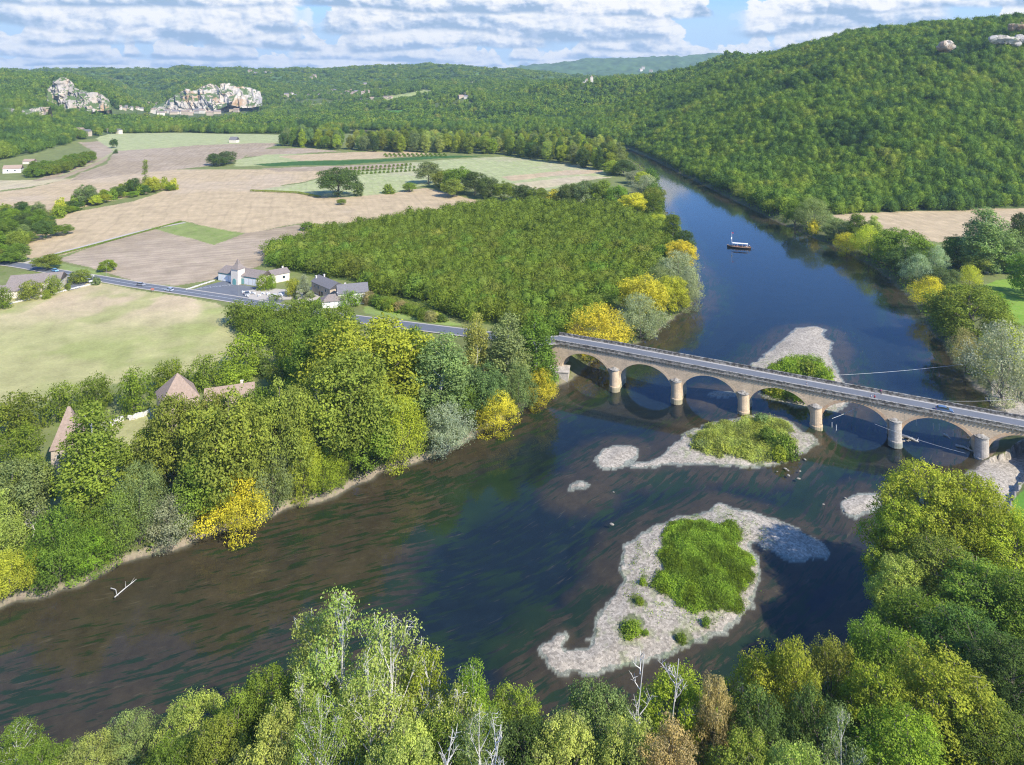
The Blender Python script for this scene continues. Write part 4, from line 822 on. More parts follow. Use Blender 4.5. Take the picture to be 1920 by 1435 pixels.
# --- woods: 280 nearest trees of the wooded hill as trees, the rest as masses
OPEN = [([(268, 222), (272, 206), (300, 194), (350, 164), (385, 156), (412, 152), (450, 158), (472, 160), (494, 176), (492, 208), (440, 214), (380, 224)], 1960, 2205), ([(90, 212), (98, 165), (106, 150), (125, 144), (155, 160), (200, 172), (216, 190), (216, 208)], 1480, 1620),
        ([(-20, 224), (-20, 200), (95, 198), (95, 220)], 1180, 1300), ([(200, 214), (205, 200), (275, 202), (275, 212)], 1900, 2040), ([(525, 186), (525, 172), (705, 172), (705, 186)], 2420, 2600), ([(675, 206), (690, 184), (738, 182), (738, 200)], 1780, 1930), ([(798, 194), (798, 178), (884, 176), (884, 194)], 1780, 1930),
        ([(138, 266), (140, 240), (222, 240), (222, 262)], 1180, 1290), ([(1082, 162), (1084, 146), (1120, 146), (1120, 162)], 2130, 2290), ([(1752, 98), (1756, 76), (1786, 76), (1786, 98)], 600, 1100), ([(1858, 86), (1858, 66), (1960, 66), (1960, 86)], 600, 1100)]
def scatter(x0, x1, Y0, Y1, sp0, seed):
    """jittered lattice in bearing and log-distance, cell size sp0"""
    rng = np.random.default_rng(seed); out = []; Y = Y0
    while Y < Y1:
        u = np.arange((x0-960)/CF, (x1-960)/CF, sp0/Y); out.append(np.stack([(u+rng.uniform(-.42, .42, len(u))*sp0/Y)*Y, np.full(len(u), Y)+rng.uniform(-.45, .45, len(u))*sp0], 1)); Y += sp0
    P = np.concatenate(out); m = look(FOR.astype(float), P[:, 0], P[:, 1]) > .6; P = P[m]
    if Y1 < 2900:
        zz = tz(P[:, 0], P[:, 1])+6; qx, qy = 960+CF*P[:, 0]/P[:, 1], HY+CF*(CH-zz)/P[:, 1]; keep = np.ones(len(P), bool)
        for pl, Ya, Yb in OPEN:
            my = sum(p_[1] for p_ in pl)/len(pl); pl = [(a_, b_+(5 if b_ > my else 0)) for a_, b_ in pl]
            keep &= ~(inpoly(qx, qy, pl) & (P[:, 1] > Ya*.86) & (P[:, 1] < Yb) & ((rng.random(len(P)) > .22) | (Yb in (2205, 2040))))
        P = P[keep]
    return P
hillw = scatter(1130, 2080, 430, 1500, 7.3, 11)
def visible(P, crown=10):
    """drop what the land itself hides from the valley air above the castle, with a wide margin"""
    u = P[:, 0]/P[:, 1]; keep = np.ones(len(P), bool); zt = tz(P[:, 0], P[:, 1])+crown; s = (CH-zt)/P[:, 1]
    for f in (.5, .6, .7, .78, .85, .9, .95):
        q = P*f; keep &= ~(((CH-tz(q[:, 0], q[:, 1]))/q[:, 1]) < s-.012)
    return keep
hillw = hillw[visible(hillw)]; midw = scatter(-180, 2000, 600, 1500, 10, 12); midw = midw[(midw[:, 0]/midw[:, 1] < (1130-960)/CF)]
bankr = []
farw = scatter(-160, 1900, 1500, 2800, 12.5, 13); farw = farw[visible(farw)]
vfar = scatter(-160, 1500, 2800, 5200, 26, 14); vfar = vfar[visible(vfar, 14)]
d = np.hypot(hillw[:, 0], hillw[:, 1]); o_ = np.argsort(hillw[:, 1]); hillw = hillw[o_]
vis_px = 960+CF*hillw[:, 0]/hillw[:, 1]; first = np.where(vis_px < 1960)[0][:285]; rest = np.setdiff1d(np.arange(len(hillw)), first)
print('HILL', len(hillw), 'MID', len(midw), 'FAR', len(farw), 'VF', len(vfar))
FCOL = [(.08, .15, .04), (.125, .215, .04), (.175, .27, .038), (.21, .3, .04), (.25, .29, .05), (.2, .24, .08)]
for kv in range(3): proto('hill', kv)
for i in first:
    x, y = hillw[i]; cm, tm = proto('hill', i % 3); z = gz(x, y)-.4; s = random.uniform(.6, 1.2)
    e = link('forest_tree', PROTO['hill', i % 3][0], None, (x, y, z), random.uniform(0, 6.28)); e.scale = (s, s, s*random.uniform(.85, 1.2)); e.color = (*random.choice(FCOL), 1)
    tag(e, 'tree in the front rows of the wood at the foot of the right hill', 'tree', 'front trees of the hillside wood')
def protocol(name, kind, n):
    c = bpy.data.collections.new(name)
    for v in range(n):
        o = bpy.data.objects.new(f'{kind}_source', proto(kind, v)[0]); c.objects.link(o)
    return c
def instancer():
    ng = bpy.data.node_groups.new('scatter_trees', 'GeometryNodeTree')
    ng.interface.new_socket('Geometry', in_out='INPUT', socket_type='NodeSocketGeometry'); ng.interface.new_socket('Trees', in_out='INPUT', socket_type='NodeSocketCollection'); ng.interface.new_socket('Geometry', in_out='OUTPUT', socket_type='NodeSocketGeometry')
    gi = ng.nodes.new('NodeGroupInput'); go_ = ng.nodes.new('NodeGroupOutput'); ci = ng.nodes.new('GeometryNodeCollectionInfo'); ci.inputs['Separate Children'].default_value = True; ci.inputs['Reset Children'].default_value = True
    ip = ng.nodes.new('GeometryNodeInstanceOnPoints'); ip.inputs['Pick Instance'].default_value = True
    def na(n, t): a = ng.nodes.new('GeometryNodeInputNamedAttribute'); a.data_type = t; a.inputs['Name'].default_value = n; return a.outputs['Attribute']
    L = ng.links; L.new(gi.outputs[0], ip.inputs['Points']); L.new(gi.outputs[1], ci.inputs['Collection']); L.new(ci.outputs[0], ip.inputs['Instance'])
    L.new(na('idx', 'INT'), ip.inputs['Instance Index']); L.new(na('scl', 'FLOAT_VECTOR'), ip.inputs['Scale'])
    er = ng.nodes.new('FunctionNodeEulerToRotation'); L.new(na('rot', 'FLOAT_VECTOR'), er.inputs[0]); L.new(er.outputs[0], ip.inputs['Rotation']); L.new(ip.outputs[0], go_.inputs[0])
    return ng
NG = instancer()
def mass(name, P, colln, n, smin, smax, label, seed, sink=.5, hs=1.0):
    rng = np.random.default_rng(seed); z = tz(P[:, 0], P[:, 1])-sink; V = np.column_stack([P, z]); me = bpy.data.meshes.new(name); me.vertices.add(len(V)); me.vertices.foreach_set('co', V.astype(np.float32).ravel())
    a = me.attributes.new('idx', 'INT', 'POINT'); a.data.foreach_set('value', rng.integers(0, n, len(V)).astype(np.int32))
    s = rng.uniform(smin, smax, len(V)); S = np.column_stack([s, s, s*rng.uniform(.8, 1.25, len(V))*hs]); a = me.attributes.new('scl', 'FLOAT_VECTOR', 'POINT'); a.data.foreach_set('vector', S.astype(np.float32).ravel())
    R_ = np.column_stack([np.zeros(len(V)), np.zeros(len(V)), rng.uniform(0, 6.28, len(V))]); a = me.attributes.new('rot', 'FLOAT_VECTOR', 'POINT'); a.data.foreach_set('vector', R_.astype(np.float32).ravel())
    o = link(name, me); md = o.modifiers.new('trees', 'NODES'); md.node_group = NG
    sk = [i for i in NG.interface.items_tree if i.name == 'Trees' and i.in_out == 'INPUT'][0].identifier; md[sk] = colln
    tag(o, label, 'wood', kind='stuff'); return o
CO_ = protocol('orchard_trees', 'orchard', 2)
for o in CO_.objects: o.color = (*COLS['walnut'], 1)
mass('orchard', pts[300:], CO_, 2, 1.1, 1.32, 'far part of the closed walnut orchard, below the fields', 9, .1, .85).color = (*COLS['walnut'], 1)
CH_ = protocol('hill_trees', 'hill', 3); CF_ = protocol('far_trees', 'far', 3)
mass('forest', hillw[rest], CH_, 3, .5, 1.25, 'dense green wood covering the hill on the right', 1)
mass('forest', midw, CH_, 3, .85, 1.5, 'woods on the slope and valley floor at the far left and middle', 2)
mass('forest', farw, CF_, 3, .7, 1.3, 'distant woods on the slopes behind the fields', 3, 1.5)
mass('forest', vfar, CF_, 3, 1.3, 2.2, 'woods of the far plateau', 4, 4, .6)
# --- undergrowth under the river woods, plants on the islands
def direct(name, P, zoff, hgt, kind, colr, label, seed, s=.5, per=1, asp=.8, up=.3, cat='undergrowth'):
    rng = np.random.default_rng(seed); n = len(P); p = np.repeat(P, per, 0); p = p+rng.normal(size=p.shape)*.35
    h = (hgt*rng.uniform(.15, 1, len(p)) if np.isscalar(hgt) else np.repeat(hgt, per)*rng.uniform(.15, 1, len(p))); z = tz(p[:, 0], p[:, 1])+h*zoff; Q = np.column_stack([p, z]); N = rng.normal(size=Q.shape)+np.array((0, 0, up)); N /= np.linalg.norm(N, axis=1, keepdims=True)
    V, F = quads(Q, N, s, asp, rng); me = fast_mesh(name, V, F, [LEAF]); cl = fbm(Q[:, 0]/2.2, Q[:, 1]/2.2, seed, 3)
    A = np.repeat(np.stack([np.clip((cl-.5)*3.2+.45+rng.normal(size=len(Q))*.2, 0, 1), np.clip((fbm(Q[:, 0]/4, Q[:, 1]/4, seed+2, 3)-.45)*5, 0, 1), 0*cl], 1), 4, 0); a = me.attributes.new('lf', 'FLOAT_VECTOR', 'POINT'); a.data.foreach_set('vector', A.astype(np.float32).ravel())
    o = link(name, me); o.color = (*COLS[colr], 1); tag(o, label, cat, kind='stuff'); return o
rng = np.random.default_rng(5)
def rnd_in(n, x0, x1, Y0, Y1, cond):
    Y = rng.uniform(Y0, Y1, n); X = ((rng.uniform(x0, x1, n)-960)/CF)*Y; m = cond(X, Y); return np.column_stack([X, Y])[m]
def near_far_bank(X, Y):
    d = look(dR, X, Y); inf = look(INF.astype(float), X, Y); px = 960+CF*X/Y; return (d < -.3) & (d > -20) & (inf < .3) & ((px < 1050) | (Y < 150))
P = rnd_in(90000, -150, 1100, 135, 300, near_far_bank); direct('undergrowth', P[:34000], 1, 2.2, 0, 'green', 'low scrub and nettles under the trees of the far bank', 21, .75)
P = rnd_in(60000, -150, 2100, 66, 150, lambda X, Y: (look(dR, X, Y) < -1.0) & (look(dB, X, Y) < 0)); direct('undergrowth', P[:36000], 1, 2.6, 0, 'green', 'scrub on the near bank below the trees', 22, .6)
P = rnd_in(160000, 1100, 2000, 240, 1000, lambda X, Y: (look(dR, X, Y) < .2) & (look(dR, X, Y) > -11)); direct('undergrowth', P[:44000], 1, 3.0, 0, 'green', 'scrub along the upstream banks', 23, .95)
for k, (v, c, h, s, lab) in enumerate([(VW[0], 'bright', 2.0, .36, 'bright green herbs and tall grass covering the big gravel island'), (VW[1], 'pale', 2.6, .42, 'reeds and shrubs on the island below the bridge'), (VW[2], 'bright', 3.6, .5, 'dense green shrubs on the bar above the bridge')]):
    A = np.array(v); n = [26000, 11000, 9000][k]; Q = rng.uniform(A.min(0), A.max(0), (n*2, 2)); dd = poly_sd(Q[:, 0], Q[:, 1], v)+(fbm(Q[:, 0]*.25, Q[:, 1]*.25, 12, 4)-.5)*6+(fbm(Q[:, 0]/1.5, Q[:, 1]/1.5, 3, 3)-.5)*3; m = dd > 0; Q = Q[m][:n]; dd = dd[m][:n]
    hh = h*np.clip(.25+dd/5, 0, 1)*(.5+fbm(Q[:, 0]/3, Q[:, 1]/3, 7, 2)); direct('grass', Q, 1, hh, 0, c, lab, 31+k, s, 3, .45, -.1, 'grass')
P = rnd_in(60000, 1000, 1450, 128, 175, lambda X, Y: (look(dB, X, Y) > 1.2) & (poly_sd(X, Y, VW[0]) > -6) & (fbm(X*.9, Y*.9, 3, 3) > .6)); direct('grass', P[:1500], 1, .5, 0, 'bright', 'sparse tufts on the gravel round the big green patch', 35, .3, 3, .45, 0, 'grass')
def ibush(x, y, h, wm, c, lab):
    X, Y = wp(x, y, .4); tree('bush', X, Y, .4+h, wm, c, lab, 'bushes on the gravel islands')
for r in [(1186, 1185, 1.6, 4.2, 'bright', 'green bush on the left part of the big gravel island'), (1200, 1132, 1.0, 2.2, 'bright', 'small bush just above the left bush of the big island'), (1278, 1200, 1.2, 2.0, 'green', 'small round bush below the green patch of the big island'), (1324, 1172, 1.3, 2.0, 'green', 'small round bush touching the lower tip of the green patch'),
          (1206, 1095, 1.0, 1.8, 'bright', 'tiny bush at the left edge of the green patch'), (1210, 1190, .8, 1.6, 'bright', 'tiny bush right of the left bush on the big island'),
          (1470, 852, 5.0, 6.5, 'green', 'rounded willow bush at the right end of the island below the bridge'), (1440, 835, 4.6, 6.0, 'green', 'willow bush in the middle right of the island below the bridge'), (1400, 850, 3.2, 5.5, 'pale', 'paler bush in the middle of the island below the bridge'), (1355, 845, 2.8, 5.5, 'pale', 'pale reed-like bush at the left of the island below the bridge'), (1318, 840, 2.2, 5, 'grey', 'grey-green bush at the left tip of the island below the bridge'), (1462, 862, 3.0, 5, 'ygreen', 'yellow-green bush at the lower edge of the island below the bridge'), (1430, 800, 3.4, 6, 'grey', 'grey bush at the back of the island below the bridge'),
          (1480, 725, 7.0, 9, 'bright', 'left dome of the shrubs on the bar above the bridge'), (1515, 722, 7.5, 10, 'green', 'middle dome of the shrubs on the bar above the bridge'), (1545, 735, 6.5, 8, 'bright', 'right dome of the shrubs on the bar above the bridge'), (1452, 735, 4.5, 7, 'ygreen', 'low shrub at the left of the bar above the bridge'), (1500, 752, 4.5, 8, 'bright', 'shrub seen through the fourth arch')]: ibush(*r)
# ---------------------------------------------------------------- materials for built things
def masonry(name, c1, c2, mort, sc, rough=.9, stain=.35):
    m = bpy.data.materials.new(name); m.use_nodes = True; g = NT(m.node_tree); g.n.clear()
    p = g.new('ShaderNodeTexCoord').outputs['Object']; s = g.new('ShaderNodeSeparateXYZ', {0: p})
    v = g.xyz(g.m('ADD', s.outputs[0], g.m('MULTIPLY', s.outputs[1], .37)), s.outputs[2], 0)
    br = g.new('ShaderNodeTexBrick', {'Vector': v, 'Color1': (*c1, 1), 'Color2': (*c2, 1), 'Mortar': (*mort, 1), 'Scale': sc, 'Mortar Size': .012, 'Bias': -.2, 'Brick Width': .9, 'Row Height': .42})
    n = g.noise(p, .35, 5, .65); n2 = g.noise(p, 3.0, 4, .65); sk = g.noise(g.xyz(g.m('MULTIPLY', s.outputs[0], 1.2), s.outputs[1], g.m('MULTIPLY', s.outputs[2], .16)), 1.0, 4, .6)
    c = g.scale(br.outputs[0], g.lin(n, .3, .7, 1-stain*.6, 1+stain*.5)); c = g.scale(c, g.lin(n2, .3, .7, .85, 1.15)); c = g.mix(g.m('MULTIPLY', g.smooth(sk, .56, .72), stain), c, (.13, .115, .10))
    bp = g.new('ShaderNodeBump', {'Strength': .4, 'Distance': .05, 'Height': g.m('ADD', br.outputs[1], n2)})
    pb = g.new('ShaderNodeBsdfPrincipled', {'Base Color': c, 'Roughness': rough, 'Normal': bp.outputs[0]}); pb.inputs['Specular IOR Level'].default_value = .1
    g.new('ShaderNodeOutputMaterial', {0: pb.outputs[0]}); return m
STONE = masonry('bridge_stone', (.72, .55, .36), (.64, .48, .31), (.46, .37, .27), .9, stain=.25)
STONEO = masonry('orange_stone', (.70, .46, .26), (.62, .46, .31), (.36, .27, .19), 1.1, stain=.15)
STONEG = masonry('pier_stone', (.54, .48, .40), (.44, .39, .33), (.3, .27, .23), .9, stain=.4)
PARA = simple('weathered_parapet', (.115, .105, .09), .95, .9, .45, .1, bump=.5, col2=(.30, .28, .24))
CORN = simple('pale_cornice', (.42, .39, .34), .9, 1.3, .35, .1, col2=(.14, .13, .11))
ASPH = simple('asphalt', (.155, .165, .18), .9, .25, .12, .25); PATH = simple('pale_pavement', (.44, .42, .39), .9, .8, .15); GRAV = simple('gravel_path', (.48, .43, .36), .95, 1.1, .18)
WALLM = simple('pale_render', (.74, .66, .55), .9, .5, .14); WALLW = simple('white_render', (.80, .77, .71), .9, .5, .1); WALLS = masonry('house_stone', (.56, .46, .34), (.48, .38, .28), (.52, .45, .36), 1.4, stain=.2)
ROOFB = simple('brown_tiles', (.27, .225, .195), .9, 1.6, .30, .1, bump=.4); ROOFG = simple('grey_tiles', (.20, .19, .19), .9, 1.6, .25, .1, bump=.4); ROOFP = simple('pink_tiles', (.37, .275, .21), .9, 1.4, .28, .1, bump=.4); ROOFR = simple('red_tiles', (.32, .17, .11), .9, 1.4, .25)
GLASS = simple('dark_glass', (.03, .04, .045), .15, spec=.6); TEAL = simple('teal_fascia', (.16, .36, .33), .6); WHITE = simple('white_paint', (.78, .78, .76), .5); DARKM = simple('dark_metal', (.05, .05, .055), .5); WOODM = simple('wood', (.22, .13, .07), .7, 3, .2)
RED = simple('red_cloth', (.60, .03, .07), .8); PINK = simple('pink_cloth', (.68, .16, .30), .8); NAVY = simple('navy_cloth', (.03, .04, .08), .8); SKIN = simple('skin', (.50, .30, .21), .6); HAIR = simple('hair', (.04, .025, .015), .6); RUB = simple('rubber', (.02, .02, .02), .8)
def rockmat(name, a, b, gr):
    m = bpy.data.materials.new(name); m.use_nodes = True; g = NT(m.node_tree); g.n.clear(); p = g.new('ShaderNodeNewGeometry'); s = g.new('ShaderNodeSeparateXYZ', {0: p.outputs['Position']}); nz = g.new('ShaderNodeSeparateXYZ', {0: p.outputs['Normal']}).outputs[2]
    st = g.noise(g.xyz(g.m('MULTIPLY', s.outputs[0], .09), g.m('MULTIPLY', s.outputs[1], .03), g.m('MULTIPLY', s.outputs[2], .02)), 1.0, 6, .7, .4); big_ = g.noise(p.outputs['Position'], .022, 4, .6); crk = g.noise(g.xyz(g.m('MULTIPLY', s.outputs[0], .16), 0, g.m('MULTIPLY', s.outputs[2], .11)), 1.0, 6, .7)
    c = g.ramp(big_, [(.35, a), (.5, b), (.62, (.46, .30, .17))]); c = g.scale(c, g.lin(st, .3, .7, .6, 1.2)); c = g.mix(g.smooth(crk, .60, .66), c, (.10, .09, .08)); sc_ = g.noise(p.outputs['Position'], .026, 6, .72)
    c = g.mix(g.m('MULTIPLY', g.smooth(g.m('ADD', g.m('MULTIPLY', nz, .35), sc_), gr, gr+.04), .95), c, (.09, .14, .04)); bp = g.new('ShaderNodeBump', {'Strength': .8, 'Distance': 3.0, 'Height': g.m('ADD', st, crk)})
    pb = g.new('ShaderNodeBsdfPrincipled', {'Base Color': c, 'Roughness': .95, 'Normal': bp.outputs[0]}); pb.inputs['Specular IOR Level'].default_value = .05; g.new('ShaderNodeOutputMaterial', {0: pb.outputs[0]}); return m
ROCK = rockmat('limestone', (.36, .335, .30), (.52, .45, .36), .72); ROCKP = rockmat('pale_limestone', (.40, .37, .33), (.60, .53, .43), .76); STN = simple('boulder', (.30, .27, .22), .95, 1.2, .3)
# ---------------------------------------------------------------- bridge: seven stone arches on round-nosed piers
BR = empty('stone_bridge', (PA[0]+BC[0], PA[1]+BC[1], 0), math.atan2(PD[1], PD[0])); tag(BR, 'long pale stone road bridge of low arches on round-nosed piers crossing the river', 'bridge')
HW = 3.75; PW = 1.55; I0, I1 = -1, 6
def dz(x):   # underside of the parapet
    return float(np.interp(x/SPAN, [-1.4, 0, 5, 6.5], [11.25, 11.2, 9.55, 9.0]))
def arch_z(x):
    t = (x/SPAN-math.floor(x/SPAN))*SPAN-SPAN/2; a = SPAN/2-PW
    return None if abs(t) >= a else 2.0+min(7.15, dz(x)-2.0-1.25)*math.sqrt(max(0, 1-(t/a)**2))
xs = []
for i in range(I0, I1):
    a = SPAN/2-PW; cx = (i+.5)*SPAN
    xs += [(i*SPAN+.0, None)]+[(cx-a*math.cos(math.pi*k/36), 1) for k in range(37)]
xs.append((I1*SPAN, None))
sp_ = MB(); V = []; 
for x, fl_ in xs:
    zb = -1.5 if fl_ is None else (arch_z(x) or 2.0)
    V.append((x, zb))
seq = []
for i in range(I0, I1):
    a = SPAN/2-PW; cx = (i+.5)*SPAN; cs = [(cx-a*math.cos(math.pi*k/36)) for k in range(37)]
    if i == I0: seq.append((I0*SPAN-2, -1.5))
    seq.append((cs[0], -1.5)); seq += [(x, (arch_z(x) if 0 < k < 36 else 2.0)) for k, x in enumerate(cs)]; seq.append((cs[-1], -1.5))
seq.append((I1*SPAN+2, -1.5)); n = len(seq)
vs = []; 
for y in (-HW, HW):
    vs += [(x, y, z) for x, z in seq]+[(x, y, dz(x)) for x, z in seq]
fs = []
for s, b in ((0, 0), (1, 2*n)):
    for k in range(n-1):
        if abs(seq[k][0]-seq[k+1][0]) < 1e-6: continue
        f = (b+k, b+k+1, b+n+k+1, b+n+k); fs.append(f if s == 0 else f[::-1])
for k in range(n-1): fs.append((k, 2*n+k, 2*n+k+1, k+1)); 
for k in range(n-1):
    if abs(seq[k][0]-seq[k+1][0]) > 1e-6: fs.append((n+k, n+k+1, 3*n+k+1, 3*n+k))
fs += [(0, n, 3*n, 2*n), (n-1, 3*n-1, 4*n-1, 2*n-1)]
link('walls', MB().add(vs, fs).mesh('walls', STONE), BR)
for i in range(I0, I1):   # voussoir rings, a little proud, orange on the right-hand arches
    a = SPAN/2-PW; cx = (i+.5)*SPAN; rv = []; rf = []; m_ = 40
    rise = min(7.15, dz(cx)-3.25)
    for k in range(m_+1):
        t = math.pi*k/m_; ct, st = math.cos(t), math.sin(t); nx, nz = -ct/a, st/rise; L = math.hypot(nx, nz) or 1; x, z = cx-a*ct, 2.0+rise*st; w_ = .8
        for y in (-HW-.06, -HW+.3): rv += [(x, y, z), (x+nx/L*w_, y, z+nz/L*w_)]
    for k in range(m_):
        b = k*4; rf += [(b, b+4, b+5, b+1), (b+2, b+3, b+7, b+6), (b, b+2, b+6, b+4), (b+1, b+5, b+7, b+3)]
    rf += [(0, 1, 3, 2), (m_*4, m_*4+2, m_*4+3, m_*4+1)]
    e = MB().add(rv, rf); e.add([(x, -y, z) for x, y, z in rv], [f[::-1] for f in rf]); e.build('arch_ring', STONEO if i >= 4 or i == 3 else STONE, BR)
PZ = [3.6, 4.9, 5.6, 5.7, 5.7, 5.6, 5.4]
for i in range(0, I1):
    c = MB(); r = 1.6; z1 = 5.7
    for sgn in (-1, 1):
        c.tube([(i*SPAN, sgn*(HW), -1.5), (i*SPAN, sgn*(HW), .3), (i*SPAN, sgn*HW, .32), (i*SPAN, sgn*(HW), z1)], [1.95, 1.9, 1.74, 1.66], 20)
    pr = c.build('pier', STONEG if i in (4, 5) else STONE, BR)
    cc = MB()
    for sgn in (-1, 1): cc.tube([(i*SPAN, sgn*HW, z1), (i*SPAN, sgn*HW, z1+.28), (i*SPAN, sgn*HW, z1+.30), (i*SPAN, sgn*HW, z1+.85)], [1.85, 1.85, 1.62, .25], 20)
    cc.build('pier_cap', CORN, pr)
def strip(name, mat, y0, y1, zt0, zt1, x0=None, x1=None, par=BR, step=1.5):
    x0 = I0*SPAN-2 if x0 is None else x0; x1 = I1*SPAN+2 if x1 is None else x1; N_ = int((x1-x0)/step); vs = []; fs = []
    for k in range(N_+1):
        x = x0+(x1-x0)*k/N_; z = dz(x); vs += [(x, y0, z+zt0), (x, y1, z+zt0), (x, y1, z+zt1), (x, y0, z+zt1)]
    for k in range(N_):
        b = k*4; fs += [(b, b+4, b+5, b+1), (b+1, b+5, b+6, b+2), (b+2, b+6, b+7, b+3), (b+3, b+7, b+4, b)]
    fs += [(0, 1, 2, 3), (N_*4+3, N_*4+2, N_*4+1, N_*4)]; return MB().add(vs, fs).build(name, mat, par)
strip('cornice', CORN, -HW-.38, -HW+.4, .002, .30); strip('cornice', CORN, HW-.4, HW+.38, .002, .30)
for s in (-1, 1):
    y0, y1 = (-HW-.20, -HW+.22) if s < 0 else (HW-.22, HW+.20); pp = strip('parapet', PARA, y0, y1, .30, 1.02); strip('coping', CORN if s < 0 else PARA, y0-.06, y1+.06, 1.02, 1.17, par=pp)
strip('pavement', PATH, -HW+.4, -HW+1.05, .002, .16); strip('pavement', PATH, HW-1.05, HW-.4, .002, .16); strip('roadway', ASPH, -HW+1.05, HW-1.05, .002, .06)
cn = MB()
for k in range(150):
    x = (I0+.02)*SPAN+k*.98
    if x < I1*SPAN: cn.box((x, -HW-.28, dz(x)-.2), (.3, .34, .36))
cn.build('corbels', PARA, BR)
QY = MB().box((0, 0, 1.0), (10, 6, 4.2)).box((0, 0, 3.2), (10.4, 6.4, .3)); e = QY.build('quay', STONEG, None, (*bpt(-1.0, 6.0)[:2], 0), math.atan2(PD[1], PD[0])+.25); tag(e, 'low stone quay under the left end of the bridge', 'quay')
wl = MB(); q0 = wp(1058, 712, 0); q1 = wp(1086, 696, 0)
# ---------------------------------------------------------------- road, car park, paths
def ribbon(name, pts, wid, mat, lift=.0, label=None, kind='structure', off=0.0):
    P = [Vector(p) for p in pts]; Q = []
    for i in range(len(P)-1):
        for k in range(8): Q.append(P[i].lerp(P[i+1], k/8))
    Q.append(P[-1]); R_ = Q[:]
    for _ in range(6): R_ = [R_[0]]+[(R_[i-1]+R_[i]*2+R_[i+1])/4 for i in range(1, len(R_)-1)]+[R_[-1]]
    vs = []; 
    for i, p in enumerate(R_):
        d = (R_[min(i+1, len(R_)-1)]-R_[max(0, i-1)]); nrm = Vector((d.y, -d.x, 0)).normalized(); vs += [tuple(p+nrm*(off-wid/2)+Vector((0, 0, lift))), tuple(p+nrm*(off+wid/2)+Vector((0, 0, lift)))]
    me = MB().add(vs, [(2*i, 2*i+1, 2*i+3, 2*i+2) for i in range(len(R_)-1)]).build(name, mat); return tag(me, label, kind=kind)
rp = [tuple(r) for r in ROADW]
ribbon('road', rp, 6.6, ASPH, .03, 'grey country road crossing the valley to the bridge'); ribbon('road_verge', rp, 8.4, GRAV, .0, 'pale gravel verge of the road')
ribbon('road_marking', rp[2:10], .16, WHITE, .036, 'white dashed edge line of the road', off=0)
ribbon('road', [(*p[:2], p[2]+.05) for p in RP2], 5.4, ASPH, .0, 'road leaving the bridge at the right edge')
ribbon('track', [(*wp(x, y, 2.1), 2.1) for x, y in ((38, 496), (100, 477), (180, 456), (260, 434), (347, 417.5))], 3.2, GRAV, .02, 'pale straight farm track between the fields')
ribbon('track', [(*wp(x, y, 2.1), 2.1) for x, y in ((110, 331), (160, 312), (195, 297), (215, 284))], 3.4, simple('grass_track', (.36, .36, .17), .95, .5, .2), .02, 'grassy track between the two ploughed fields')
def sheet(name, pts, z, mat, label): e = MB().add([(*wp(x, y, z), z) for x, y in pts], [tuple(range(len(pts)))[::-1]]).build(name, mat); return tag(e, label, kind='structure')
sheet('car_park', [(352, 545.5), (418, 527), (500, 543), (545, 556), (520, 571), (440, 557.5)], 2.13, ASPH, 'grey forecourt in front of the long building with the pyramid turret')
sheet('car_park', [(100, 512), (118, 508), (178, 520), (150, 540), (128, 545), (110, 530)], 2.12, ASPH, 'asphalt patch at the road junction on the left')
sheet('terrace', [(455, 546), (500, 540), (560, 545), (545, 562), (470, 562)], 2.17, GRAV, 'pale gravel terrace of the roadside building')
sheet('courtyard', [(560, 540), (600, 538), (606, 572), (640, 585), (590, 580), (556, 566)], 2.14, GRAV, 'pale courtyard between the farm buildings')
mk_ = MB()
for i in range(8):
    a = Vector(wp(372+i*9, 541-i*1.0, 2.14)); mk_.box((a.x, a.y, 2.145), (.12, 3.6, .012), -.5)
tag(mk_.build('parking_lines', WHITE), 'faint painted bays of the forecourt', kind='structure')
